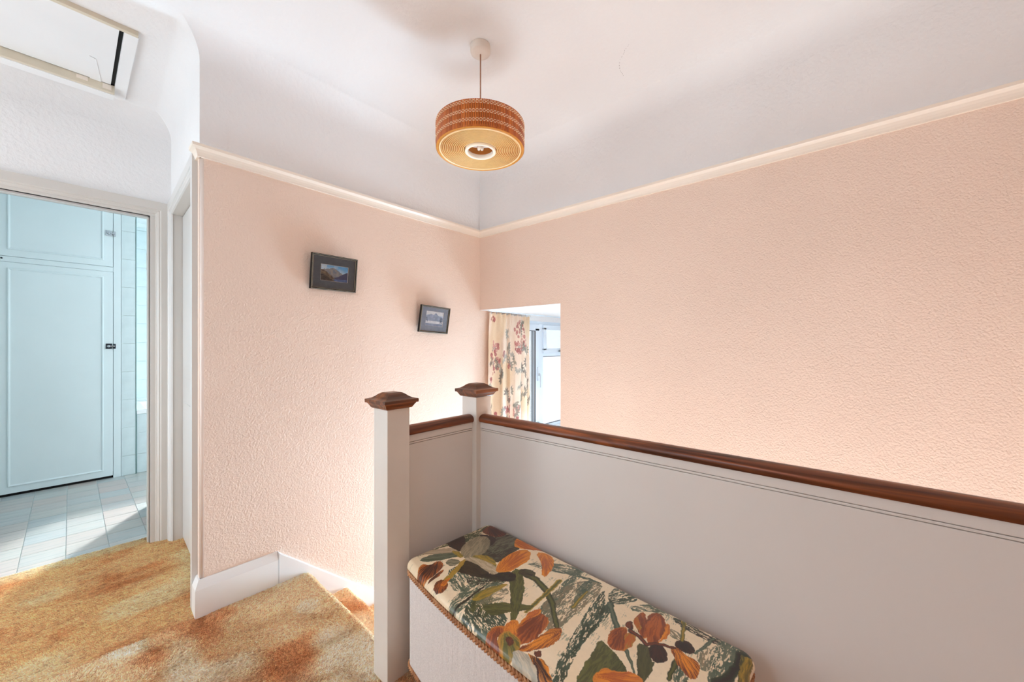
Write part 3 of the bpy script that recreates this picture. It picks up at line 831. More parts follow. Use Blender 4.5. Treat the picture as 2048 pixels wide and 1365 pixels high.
# honey rim, cream bead and ribbed diffuser
m = MB(); m.lathe([(LR-0.002, ZB+0.012), (LR-0.001, ZB+0.003), (LR-0.003, ZB), (LR-0.006, ZB), (LR-0.020, ZB+0.010), (LR-0.020, ZB+0.018), (LR-0.006, ZB+0.018)], 96, (LX, LY, 0), closed=True); pb(m, 'rim', M['honey'])
m = MB(); m.lathe([(LR-0.017+0.0042*math.cos(q*math.pi/4), ZB+0.0035+0.0042*math.sin(q*math.pi/4)) for q in range(8)], 96, (LX, LY, 0), closed=True); pb(m, 'cream_bead', M['discrim'])
m = MB()
nr = 13; r0, r1 = LR-0.022, 0.076; wd = (r0-r1)/nr
m.lathe([(LR-0.016, ZB+0.018), (LR-0.016, ZB+0.011), (r0, ZB+0.011)], 96, (LX, LY, 0))
for k in range(nr):
    m.mi = 1; m.lathe([(r0 - wd*(k+q), ZB + h) for q, h in ((-0.19, 0.0045), (0.0, 0.0100), (0.19, 0.0045))], 96, (LX, LY, 0))
    m.mi = 0; m.lathe([(r0 - wd*(k+q), ZB + h) for q, h in ((0.19, 0.0045), (0.32, 0.0025), (0.5, 0.0018), (0.68, 0.0025), (0.81, 0.0045))], 96, (LX, LY, 0))
m.lathe([(r1+wd*0.19, ZB+0.0045), (r1, ZB+0.011), (r1, ZB+0.018)], 96, (LX, LY, 0))
pb(m, 'diffuser', [M['disc'], M['valley_shade']])
m = MB(); m.lathe([(0.071, ZB+0.014), (0.072, ZB-0.004), (0.070, ZB-0.006), (0.061, ZB-0.006), (0.059, ZB-0.004), (0.059, ZB+0.014)], 64, (LX, LY, 0), closed=True); pb(m, 'centre_ring', M['whitering'])
m = MB(); m.lathe([(0, ZT-0.035), (0.012, ZT-0.035), (0.019, ZT-0.045), (0.020, ZT-0.062), (0.016, ZT-0.066)], 24, (LX, LY, 0)); pb(m, 'lamp_holder', M['plastic'])
m = MB()
for dx, dy in ((-0.010, 0.0), (0.010, 0.0), (0.0, 0.011)):
    m.lathe([(0, ZT-0.062), (0.008, ZT-0.062), (0.0085, ZT-0.100), (0.006, ZT-0.109), (0, ZT-0.112)], 14, (LX+dx, LY+dy, 0))
pb(m, 'bulb', M['bulb'])
m = MB()
for a in (0.4, 0.4+2*math.pi/3, 0.4+4*math.pi/3): m.tube([(LX+0.016*math.cos(a), LY+0.016*math.sin(a), ZT-0.045), (LX+(LR-0.006)*math.cos(a), LY+(LR-0.006)*math.sin(a), ZT-0.008)], 0.0018, 6)
pb(m, 'spider', M['chrome'])

# ================================================================== PICTURES
def print_lake(u, v):
    """u right, v up, 0..1: fells over a lake under a blue sky"""
    sky = mixc((176, 196, 206), (92, 148, 188), sstep(0.55, 1.0, v + 0.15*(vnoise(u, v, 0.16, 41)-0.5) + 0.25*(u-0.5)))
    cl = sstep(0.55, 0.75, vnoise(u*0.6, v, 0.12, 42))*sstep(0.9, 0.2, u); c = mixc(sky, (206, 208, 206), cl*0.7)
    r1 = 0.62 + 0.20*np.exp(-((u-0.47)/0.16)**2) + 0.10*np.exp(-((u-0.2)/0.2)**2) - 0.22*sstep(0.62, 0.95, u) + 0.05*(vnoise(u, 0*u, 0.045, 43)-0.5)
    k = (v < r1); c[k] = mixc((104, 112, 122), (150, 140, 128), vnoise(u, v, 0.07, 44))[k]
    r2 = 0.24 + 0.42*sstep(0.5, 1.0, u)*0.9 + 0.03*vnoise(u, 0*u, 0.06, 45); k = (v < r2) & (u > 0.5); c[k] = np.array((62, 64, 88))
    r3 = 0.66 - 0.62*sstep(0.0, 0.75, u) + 0.03*vnoise(u, 0*u, 0.05, 46); k = (v < r3) & (u < 0.72); c[k] = mixc((66, 56, 48), (132, 112, 88), vnoise(u, v+u*0.6, 0.06, 47))[k]
    r4 = 0.42 - 0.40*sstep(0.0, 0.62, u); k = v < r4; c[k] = mixc((44, 38, 36), (84, 74, 64), vnoise(u, v, 0.05, 48))[k]
    lk = (v < 0.19 - 0.10*(1-u)) & (v > -1) & (u > 0.52 - 0.6*(v-0.02)); c[lk] = mixc((52, 66, 100), (92, 112, 150), vnoise(u*0.3, v, 0.03, 49))[lk]
    return c
def print_mist(u, v):
    c = mixc((176, 188, 202), (232, 226, 208), sstep(0.6, 0.95, v))
    r = 0.72 + 0.16*np.exp(-((u-0.55)/0.12)**2) + 0.10*np.exp(-((u-0.25)/0.12)**2) + 0.05*(vnoise(u, 0*u, 0.05, 51)-0.5) - 0.08*sstep(0.7, 1, u)
    k = v < r; c[k] = mixc((128, 140, 158), (156, 166, 182), vnoise(u, v, 0.1, 52))[k]
    k = (v < 0.36) & (v > 0.20); c[k] = mixc((206, 208, 206), (238, 236, 226), vnoise(u*0.2, v, 0.04, 53))[k]
    k = (v <= 0.20); c[k] = mixc((116, 126, 144), (150, 158, 172), vnoise(u*0.2, v, 0.03, 54))[k]
    k = (np.abs(u-0.88) < 0.09*(1-0.6*np.abs(v-0.45)*3)) & (v > 0.22) & (v < 0.62) & (vnoise(u, v, 0.03, 55) > 0.35); c[k] = (84, 94, 110)
    k = (u < 0.12) & (v > 0.3) & (v < 0.6) & (vnoise(u, v, 0.04, 56) > 0.4); c[k] = (104, 116, 132)
    return c
def picture(label, x, z, w, h, y_bot, y_top, roll, mat, pw, ph, px, pz, func):
    t = empty('framed_picture'); tag(t, label, 'picture')
    lean = math.asin((y_bot-y_top)/h)
    t.location = (x, y_bot, z); t.rotation_euler = (lean, roll, 0)
    FW = 0.0115
    m = MB()
    pr = [(0, 0.0), (0, -0.016), (FW*0.35, -0.018), (FW*0.7, -0.016), (FW, -0.010), (FW, 0.0)]
    m.sweep([(0, 0), (w, 0), (w, h), (0, h)], pr, lambda p, q: Vector((p.x, q+0.0175, p.y)), closed=True)
    m.build('frame', M['frame'], t)
    for ins, dep in ((0.0034, 0.0), (FW-0.0018, 0.0045)):
        m = MB(); m.sweep([(ins, ins), (w-ins, ins), (w-ins, h-ins), (ins, h-ins)], [(0, -0.0007+dep), (0.0008, -0.0009+dep), (0.0008, 0.003+dep), (0, 0.003+dep)], lambda p, q: Vector((p.x, q, p.y)), closed=True)
        m.build('gilt_line', M['gold'], t)
    m = MB(); m.sweep([(FW*0.8, FW*0.8), (w-FW*0.8, FW*0.8), (w-FW*0.8, h-FW*0.8), (FW*0.8, h-FW*0.8)][:], [(0, 0.013), (0, 0.0105), (0.001, 0.0105), (0.001, 0.013)], lambda p, q: Vector((p.x, q, p.y)), closed=True)
    # mount: a board with a bevelled window
    mo = [(FW*0.8, FW*0.8, w-FW*0.8, h-FW*0.8), (px, pz, px+pw, pz+ph)]
    a, b = mo
    for (q0, q1) in (((a[0], a[1]), (a[2], b[1])), ((a[0], b[3]), (a[2], a[3])), ((a[0], b[1]), (b[0], b[3])), ((b[2], b[1]), (a[2], b[3]))):
        m.box(q0[0], q1[0], 0.0095, 0.0115, q0[1], q1[1])
    m.build('mount', mat, t)
    m = MB(); m.sweep([(px, pz), (px+pw, pz), (px+pw, pz+ph), (px, pz+ph)], [(0, 0.0092), (0.0016, 0.0108), (0.0016, 0.0118), (0, 0.0118)], lambda p, q: Vector((p.x, q, p.y)), closed=True)
    m.build('mount_bevel', M['plastic'], t)
    nx, nz = 110, 80
    U, V = np.meshgrid(np.linspace(0, 1, nx), np.linspace(0, 1, nz), indexing='ij')
    grid('print', px + U*pw, np.full_like(U, 0.0112), pz + V*ph, M['printpaper'], func(U, V)*1.22, t)
    m = MB(); m.box(FW*0.7, w-FW*0.7, 0.0058, 0.0076, FW*0.7, h-FW*0.7); m.build('glass', M['picglass'], t)
    m = MB(); m.box(0.004, w-0.004, 0.0150, 0.0180, 0.004, h-0.004); m.build('backing', M['boxdark'], t)
picture('larger black framed fell and lake picture with dark grey mount', 0.830, 1.4955, 0.250, 0.190, 2.130, 2.105, 0.0, M['mat_dark'], 0.150, 0.088, 0.052, 0.050, print_lake)
picture('smaller black framed misty lake picture with grey mount painted paler for its glass reflection, nearer the corner', 1.506, 1.282, 0.244, 0.182, 2.121, 2.097, math.radians(2.6), M['mat_reflect'], 0.146, 0.102, 0.050, 0.044, print_mist)

# ================================================================== CURTAIN
cu = empty('curtain', (2.40, 2.11, 1.455)); tag(cu, 'cream curtain printed with pink roses and grey leaves at the stair window', 'curtain'); cu.location = (0, 0, 0)
nu, nv = 260, 300
S, T = np.meshgrid(np.linspace(0, 1, nu), np.linspace(0, 1, nv), indexing='ij')    # T down
left = 2.163 - 0.040*T; right = 2.668 + 0.004*T
fold = np.interp(S, [0, .08, .17, .26, .30, .40, .47, .52, .60, .70, .76, .84, .93, 1.0], [0, .1, -.1, .6, 1.0, .2, 1.1, -.6, .1, .8, .0, .5, -.2, .2])
k = np.ones(9)/9
fold1 = np.convolve(np.pad(fold[:, 0], 4, 'edge'), k, 'valid')[:, None]*np.ones_like(T)
amp = 0.026*(0.55 + 0.6*sstep(0.0, 0.35, T)) * (1 - 0.25*sstep(0.8, 1, T))
X = left + (right-left)*S + 0.010*np.sin(S*37)*sstep(0.05, 0.3, T)
Yc = 2.112 - fold1*amp - 0.006*np.sin(S*60)*(1-sstep(0.0, 0.12, T)) + 0.004*np.sin(T*9+S*12)
Z = 1.452 - T*1.07 + 0.004*np.sin(S*60)*(1-sstep(0, 0.05, T)) - 0.012*S*(1-T)
cs = S*0.9; ct = T*1.07     # cloth coordinates in metres
C = mixc((238, 210, 186), (244, 222, 202), vnoise(cs, ct, 0.05, 61))
C = mixc(C, (232, 200, 160), sstep(0.45, 0.7, vnoise(cs, ct, 0.22, 62))*0.6)
rr = random.Random(5)
for _ in range(95):
    cx, cy = rr.uniform(0, 0.9), rr.uniform(0, 1.07)
    kind = rr.random()
    if kind < 0.42:      # rose cluster
        for q in range(7):
            ox, oy = cx + rr.gauss(0, 0.022), cy + rr.gauss(0, 0.026); r = rr.uniform(0.011, 0.024)
            d = np.hypot(cs-ox, (ct-oy)) + 0.006*(vnoise(cs, ct, 0.008, 63)-0.5)
            col = rr.choice([(206, 140, 130), (180, 106, 104), (226, 174, 160), (184, 122, 116)])
            w = sstep(r, r*0.6, d); C = mixc(C, col, w*0.9)
            w = np.exp(-((d-r*0.55)/(r*0.14))**2)*(d < r); C = mixc(C, (162, 96, 94), w*0.5)
    else:                # grey leaf spray
        col = rr.choice([(142, 136, 124), (118, 106, 98), (156, 154, 146), (170, 166, 156)])
        a0 = rr.uniform(0, 6.28)
        for q in range(6):
            a = a0 + q*0.55 - 1.4; lx, ly = cx + math.cos(a)*0.034, cy + math.sin(a)*0.034
            ux, uy = math.cos(a), math.sin(a)
            p = (cs-lx)*ux + (ct-ly)*uy; n_ = -(cs-lx)*uy + (ct-ly)*ux
            d = np.abs(p)/0.028 + np.abs(n_)/0.010; w = sstep(1.05, 0.85, d); C = mixc(C, col, w*0.8)
grid('cloth', X, Yc, Z, M['curtain'], C, cu)
m = MB()
for k in range(9):
    s = k/8; x = 2.17 + s*0.49; m.tube([(x, 2.098, 1.438), (x, 2.100, 1.454), (x, 2.104, 1.460)], 0.0022, 6)
m.build('hook', M['chrome'], cu)['kind'] = 'stuff'
m = MB(); m.box(2.150, 3.40, 2.098, 2.116, 1.4575, 1.4655, 0.002)
tag(m.build('curtain_track', M['upvc']), 'slim white curtain track fixed under the alcove ceiling', 'curtain track')

# ================================================================== LOFT HATCH
lh = empty('loft_hatch', (-0.3, 2.7, 2.59)); tag(lh, 'ivory loft hatch in the ceiling with a dark gap at one end', 'loft hatch'); lh.location = (0, 0, 0)
m = MB(); m.box(-0.70, 0.142, 2.410, 2.966, 2.589, 2.598, 0.001); m.build('panel', M['gloss_cool'], lh)
m = MB(); m.box(-0.75, 0.200, 2.388, 2.408, 2.580, 2.6005, 0.0015); m.build('frame_board', M['hatch'], lh)
m = MB(); m.box(0.1565, 0.203, 2.408, 3.075, 2.581, 2.6005, 0.0015); m.build('frame_board', M['gloss_cool'], lh)
m = MB(); m.box(-0.75, 0.1565, 2.969, 2.990, 2.549, 2.6005, 0.002); m.build('frame_board', M['hatch'], lh)
m = MB(); m.box(-0.75, 0.1565, 2.986, 3.050, 2.546, 2.552, 0.001); m.build('cover_strip', M['gloss_cool'], lh)
m = MB(); m.box(0.143, 0.1565, 2.412, 2.966, 2.5955, 2.5995); m.box(-0.7, 0.1565, 2.9665, 2.9690, 2.590, 2.5995); m.build('gap', M['black'], lh)  # black strips paint the shade of the open gap
m = MB()
v = [m.bm.verts.new(p) for p in ((0.060, 2.740, 2.5885), (0.082, 2.750, 2.5885), (0.108, 2.968, 2.5885), (0.066, 2.968, 2.5885))]
m.bm.faces.new(v); g = bmesh.ops.extrude_face_region(m.bm, geom=list(m.bm.faces)); bmesh.ops.translate(m.bm, verts=[e for e in g['geom'] if isinstance(e, bmesh.types.BMVert)], vec=(0, 0, -0.002))
m.build('catch_plate', M['gloss_cool'], lh)
for b in ((0.02, 0.06, 2.566), (0.112, 0.145, 2.560)):
    m = MB(); m.box(b[0], b[1], 2.966, 2.969, b[2], 2.586, 0.001); m.build('packing_piece', M['rail'], lh)

# ================================================================== BATHROOM THINGS
CY = 4.969; CX0, CX1 = -0.55, 0.303
ac = empty('airing_cupboard', (0, 0, 0)); tag(ac, 'pale aqua built-in cupboard with two panelled doors seen through bathroom doorway', 'cupboard')
m = MB()
m.box(0.2535, CX1-0.001, CY-0.004, CY+0.6, 0.0, BCZ-0.001, 0.002)
m.box(CX0, 0.2535, CY, CY+0.03, 1.850, 1.893, 0.002); m.box(CX0, 0.2535, CY, CY+0.03, 2.44, BCZ-0.001, 0.002)
m.box(CX0-0.05, CX0, CY, CY+0.6, 0, BCZ-0.001, 0.002)
m.box(CX0, 0.2535, CY+0.05, CY+0.55, 0.0, BCZ-0.01)
m.build('carcass', M['aqua'], ac)
m = MB(); m.box(CX0, 0.2535, CY+0.012, CY+0.05, 0.0, 0.05); m.box(CX0+.01, 0.25, CY+0.03, CY+0.05, 0.05, 2.44); m.build('gap', M['black'], ac)  # black sheets paint the shade under and behind the doors
def cup_door(z0, z1, latch_z, kind):
    x0, x1 = CX0+0.190, 0.2510
    mb = MB(); mb.box(CX0+0.004, x1, CY-0.004, CY+0.020, z0, z1, 0.002)
    dr = mb.build('door', M['aqua'], ac)
    a = (-0.326, 0.194, z0+0.052, z1-0.046)
    mb = MB(); mb.sweep([(a[0], a[2]), (a[1], a[2]), (a[1], a[3]), (a[0], a[3])], [(0, 0.0), (0.002, 0.0075), (0.007, 0.009), (0.012, 0.006), (0.016, 0.001), (0.016, 0.0)], lambda p, h: Vector((p.x, CY-0.004-h, p.y)), closed=True)
    mb.build('panel_moulding', M['aqua'], dr)
    mb = MB(); mb.box(0.206, 0.246, CY-0.010, CY-0.004, latch_z-0.024, latch_z+0.024, 0.002); mb.box(0.252, 0.268, CY-0.012, CY-0.004, latch_z-0.022, latch_z+0.022, 0.002)
    mb.build('latch', M['chrome'] if kind else M['darkmetal'], dr)
    mb = MB(); mb.box(0.212, 0.262, CY-0.018, CY-0.010, latch_z-0.006, latch_z+0.006, 0.002)
    bm2 = bmesh.new(); bmesh.ops.create_uvsphere(bm2, u_segments=14, v_segments=8, radius=0.011); mb.merge(bm2, tf=lambda c: Vector((0.224+c.x, CY-0.020+c.y*0.8, latch_z+c.z)))
    mb.build('latch_knob', M['chrome'], dr)
cup_door(0.022, 1.848, 1.182, 0)
cup_door(1.895, 2.438, 2.192, 1)
m = MB(); m.lathe([(0.006, 0), (0.006, 0.006), (0, 0.007)], 10, (0, 0, 0)); o = m.build('ball_catch', M['darkmetal'], ac); o.location = (-0.352, CY-0.0, 1.874); o.rotation_euler = (math.pi/2, 0, 0)

bt = empty('bath', (0, 0, 0)); tag(bt, 'white bath with tiled front just visible past the partition edge', 'bath')
m = MB(); m.box(NX1+0.003, 2.25, CY+0.012, CY+0.03, 0.0, 0.55); m.build('front', M['grout'], bt)
tmsh = None
for i in range(4):
    for z0, z1 in ((0.002, 0.178), (0.18, 0.375), (0.377, 0.548)):
        m = MB(); m.box(0, 0.197, 0, 0.007, 0, z1-z0, 0.001); o = m.build('tile', M['tile'], bt); o.location = (NX1+0.006+0.2*i, CY+0.005, z0)
m = MB(); m.sweep([(NX1+0.004, CY-0.004), (2.25, CY-0.004), (2.25, BNY-0.008), (NX1+0.004, BNY-0.008)], [(0.0, 0.552), (0.0, 0.580), (0.006, 0.590), (0.060, 0.592), (0.075, 0.585), (0.085, 0.555), (0.085, 0.552)], lambda p, h: Vector((p.x, p.y, h)), closed=True)
m.build('rim', M['enamel'], bt)
m = MB(); rr_ = []
for ins, z in ((0.08, 0.575), (0.10, 0.4), (0.13, 0.25), (0.2, 0.2)):
    rr_.append([m.bm.verts.new(p) for p in ((NX1+ins, CY+ins, z), (2.25-ins, CY+ins, z), (2.25-ins, BNY-ins, z), (NX1+ins, BNY-ins, z))])
for a, b in zip(rr_[:-1], rr_[1:]):
    for i in range(4): m.bm.faces.new([a[i], a[(i+1) % 4], b[(i+1) % 4], b[i]])
m.bm.faces.new(rr_[-1]); m.build('tub', M['enamel'], bt)

# ================================================================== OTTOMAN CHEST
TH = math.radians(3.9)
bx = empty('blanket_box', (1.162, 1.139, 0), 0)
bx.rotation_euler = (0, 0, -math.pi/2 - TH)     # local x runs along the length, local -y across to the front
tag(bx, 'bow-fronted white woven blanket chest with padded iris print lid beside the balustrade', 'blanket chest')
BL = 0.982
def bowf(a): return 0.430 - 0.034*(1 - 2*a/BL)**2
# padded lid, printed with irises
LID_RES = 0.0015
def outline_map(a, b, inset_, R):
    """a 0..BL, b 0..1 -> plan position with rounded corners; returns (a,b in metres, distance to the edge)"""
    W = 0.43; B = b*W
    lo_a, hi_a, lo_b, hi_b = inset_+R, BL-inset_-R, inset_+R, W-inset_-R
    A_ = inset_ + a/BL*(BL-2*inset_); B = inset_ + b*(W-2*inset_)
    qa = np.clip(A_, lo_a, hi_a); qb = np.clip(B, lo_b, hi_b)
    da, db = A_-qa, B-qb; d = np.hypot(da, db); k = np.where(d > R, R/np.maximum(d, 1e-9), 1.0)
    A_ = qa + da*k; B = qb + db*k; edge = np.where((da != 0) & (db != 0), R - np.minimum(d, R), R - np.maximum(np.abs(da), np.abs(db)))
    return A_, B*bowf(A_)/W, edge
na, nb = int(BL/LID_RES), int(0.43/LID_RES)
# denser rows near the rim so that the round-over is smooth
def warp(n):
    t = np.linspace(-1, 1, n); return 0.5 + 0.5*np.sign(t)*(1 - (1-np.abs(t))**1.15)
Ag, Bg = np.meshgrid(warp(na)*BL, warp(nb), indexing='ij')
LA, LB, ED = outline_map(Ag, Bg, 0.0, 0.035)
r = 0.022
e = np.clip(ED, 0, r)/r
LZ = 0.4265 + 0.020*np.sqrt(np.clip(1-(1-e)**2, 0, 1)) + 0.006*sstep(0.0, 0.12, np.minimum(np.minimum(LA, BL-LA), np.minimum(LB, bowf(LA)-LB)))
LID_MOTIFS = [
('dry',(70,78,46),(48,56,36),[4,340,3,230,0,150,-8,38,4,-8,46,30,74,158,82,189,28,230,28,329]),
('dry',(105,110,88),(62,80,62),[516,325,490,156,459,-1,482,-13,525,170,555,318]),
('dry',(62,80,62),(48,56,36),[579,50,660,181,664,292,695,399,673,421,642,309]),
('dry',(62,80,62),(105,110,88),[296,414,280,295,320,198,349,227,349,362,340,424]),
('dry',(62,80,62),(48,56,36),[387,446,335,360,411,338,480,361,453,431]),
('dry',(48,56,36),(98,96,44),[350,391,345,309,414,342,415,399]),
('dry',(105,110,88),(62,80,62),[327,120,433,14,472,17,481,57,396,103]),
('dry',(105,110,88),(140,120,90),[486,210,530,45,586,61,588,253,587,316]),
('dry',(105,110,88),(62,80,62),[179,339,180,287,283,254,291,354,254,374]),
('dry',(105,110,88),(150,130,100),[340,355,370,259,404,291,378,363]),
('dry',(105,110,88),(62,80,62),[565,423,594,410,623,441,599,445]),
('dry',(62,80,62),(105,110,88),[438,440,439,401,480,429,487,452]),
('dry',(48,56,36),(62,80,62),[613,71,608,7,674,-5,674,46,641,93]),
('dry',(62,80,62),(48,56,36),[642,280,637,194,631,75,657,131,661,240,672,322]),
('dry',(105,110,88),(62,80,62),[686,68,709,22,733,1,769,13,763,38,725,43,708,77]),
('dry',(105,110,88),(62,80,62),[537,132,525,48,551,55,566,139,564,170]),
('dry',(42,28,22),(48,56,36),[789,24,813,7,851,11,903,10,897,43,861,41,828,46]),
('dry',(62,80,62),(105,110,88),[897,68,912,12,941,4,951,72,950,145,923,172,913,110]),
('dry',(105,110,88),(150,130,100),[796,72,829,73,837,92,815,103]),
('dry',(105,110,88),(150,130,100),[875,100,895,61,916,130,900,150]),
('dry',(105,110,88),(62,80,62),[849,174,870,171,895,199,864,230]),
('line7_3',(105,110,88),(62,80,62),[752,223,775,243,800,271]),
('line9_9',(105,110,88),(62,80,62),[634,100,669,137,701,172]),
('line5_3',(62,80,62),(105,110,88),[482,56,521,35,562,32]),
('line9_5',(98,96,44),(58,58,30),[852,166,856,198,859,229]),
('line5_3',(105,110,88),(62,80,62),[889,24,881,84,875,115]),
('line16_8',(98,96,44),(58,58,30),[349,169,411,164,470,185,522,220,583,280]),
('line9_7',(98,96,44),(176,140,46),[468,117,478,201,489,296]),
('line4_3',(62,80,62),(105,110,88),[405,94,481,57,559,31]),
('line5_4',(42,28,22),(58,58,30),[328,428,325,362,320,308]),
('line7_5',(176,140,46),(98,96,44),[570,187,564,148,558,101]),
('leaf',(98,96,44),(58,58,30),[389,367,401,329,441,297,487,262,479,296,448,334,437,363]),
('leaf',(98,96,44),(58,58,30),[351,224,329,184,354,174,409,220,451,276,485,339,478,345,430,296]),
('leaf',(105,110,88),(48,56,36),[56,362,45,329,70,277,108,249,133,246,115,282,97,322]),
('leaf',(196,172,140),(160,140,110),[1,338,30,277,69,237,107,238,72,279,44,313]),
('leaf',(150,138,112),(48,56,36),[131,315,121,287,140,274,162,274,162,306]),
('dark',(42,28,22),(62,32,24),[-2,215,-14,164,15,149,66,180,107,226,87,234,28,230]),
('dark',(58,46,28),(42,28,22),[185,323,171,237,242,246,283,254,279,282,208,309]),
('dark',(42,28,22),(58,58,30),[271,271,293,230,317,196,349,198,363,230,318,253,295,270]),
('dry',(58,58,30),(42,28,22),[242,305,293,263,346,229,322,289,283,328]),
('dark',(54,42,30),(105,110,88),[168,189,162,122,209,63,240,64,245,124,253,193]),
('leaf',(110,108,84),(42,28,22),[152,144,122,98,131,12,192,14,215,51,204,147]),
('dark',(42,28,22),(62,32,24),[64,100,93,85,128,78,149,110,152,144,90,116]),
('dark',(60,48,34),(98,96,44),[340,178,350,139,394,144,379,177]),
('leaf',(165,148,118),(110,104,82),[112,233,79,186,67,128,97,102,138,121,165,162,176,207,161,240]),
('leaf',(200,180,150),(150,130,96),[159,255,181,211,218,196,275,213,294,224,285,245,245,243,204,242]),
('leaf',(172,134,48),(176,140,46),[203,390,185,323,156,264,172,264,205,327,216,382]),
('leaf',(176,140,46),(98,96,44),[162,224,192,186,231,183,269,209,241,205,198,214]),
('leaf',(176,140,46),(98,96,44),[336,359,330,316,346,274,362,248,364,275,362,334,347,360]),
('leaf',(176,140,46),(98,96,44),[81,252,107,238,140,246,137,260,101,256]),
('petal',(236,142,34),(186,92,32),[271,201,253,150,252,93,265,60,291,67,319,106,319,149,316,194,295,215]),
('petal',(122,54,24),(62,32,24),[43,71,31,17,60,1,109,-3,124,26,123,66,86,79]),
('petal',(236,142,34),(186,92,32),[184,9,214,-1,276,-4,331,0,288,24,233,67,208,51]),
('petal',(236,142,34),(186,92,32),[308,44,334,21,372,31,403,75,420,132,397,122,372,86]),
('petal',(186,92,32),(62,32,24),[104,404,73,368,104,358,101,325,130,326,147,351,155,391,152,413]),
('petal',(186,92,32),(62,32,24),[168,408,158,379,153,337,172,367,173,403]),
('petal',(62,32,24),(186,92,32),[202,409,190,380,213,367,237,384,244,408,224,414]),
('petal',(236,142,34),(186,92,32),[211,391,201,355,212,353,225,386]),
('petal',(186,92,32),(122,54,24),[477,432,464,408,473,382,488,378,499,398,494,415,512,415,529,404,532,438,511,444,492,444]),
('petal',(186,92,32),(236,142,34),[486,377,480,354,491,338,513,347,527,365,521,383,499,386]),
('petal',(186,92,32),(122,54,24),[509,345,506,314,517,279,540,274,561,293,567,337,559,371,547,393]),
('petal',(236,142,34),(186,92,32),[504,337,496,283,511,257,521,279,509,318]),
('petal',(122,54,24),(236,142,34),[559,405,569,364,574,330,580,296,596,281,610,306,611,340,592,371,571,394]),
('petal',(62,32,24),(122,54,24),[533,445,554,434,574,430,585,447,556,456]),
('petal',(172,134,48),(98,96,44),[495,408,499,380,530,379,552,387,560,407,559,430,535,432]),
('petal',(62,32,24),(122,54,24),[512,397,518,385,538,395,534,410]),
('leaf',(205,190,165),(150,150,140),[558,420,570,402,600,399,630,414,661,433,641,452,599,445]),
('petal',(236,142,34),(62,32,24),[585,393,611,393,627,383,659,400,678,418,661,435,626,409]),
('petal',(62,32,24),(122,54,24),[594,384,602,367,614,380,608,389]),
('leaf',(98,96,44),(58,58,30),[720,380,707,334,702,278,690,244,728,252,764,268,782,285,755,303,743,333,743,357]),
('leaf',(82,78,42),(58,58,30),[764,183,784,180,798,182,809,213,818,208,821,246,822,275,815,281,789,233]),
('petal',(186,92,32),(122,54,24),[700,217,697,188,712,155,725,171,732,192,751,221,732,238,715,236]),
('petal',(172,134,48),(186,92,32),[724,177,736,158,753,170,755,200,750,220]),
('petal',(62,32,24),(122,54,24),[705,139,712,117,733,146,717,152]),
('petal',(186,92,32),(122,54,24),[717,115,716,79,723,64,750,106,770,156,748,143]),
('petal',(172,134,48),(186,92,32),[719,119,715,92,730,108,748,137,734,134]),
('petal',(122,54,24),(186,92,32),[739,87,744,40,767,46,789,78,793,114,792,159,773,151]),
('petal',(186,92,32),(236,142,34),[783,64,794,62,808,105,794,148,798,120]),
('petal',(42,28,22),(62,32,24),[787,168,800,149,824,156,835,184,817,206,797,189]),
('petal',(62,32,24),(42,28,22),[827,112,842,84,869,101,870,121,853,128,836,125]),
('petal',(122,54,24),(236,142,34),[828,136,842,127,862,137,885,133,899,152,897,190,878,186,852,167]),
('line8_5',(122,54,24),(62,32,24),[729,156,755,157,779,170,794,150,833,132]),
('petal',(236,142,34),(186,92,32),[738,334,745,302,766,297,790,272,811,273,819,281,749,351]),
('petal',(176,140,46),(98,96,44),[807,25,803,1,816,7,825,45]),
('line6_6',(176,140,46),(98,96,44),[821,41,829,67,837,93]),
('line10_14',(42,28,22),(48,56,36),[951,30,957,76,952,128,938,159]),
('leaf',(176,140,46),(58,58,30),[955,40,962,8,974,16,981,65,982,105,972,125,963,79]),
('dark',(48,56,36),(58,58,30),[944,9,966,2,975,22,956,32])]

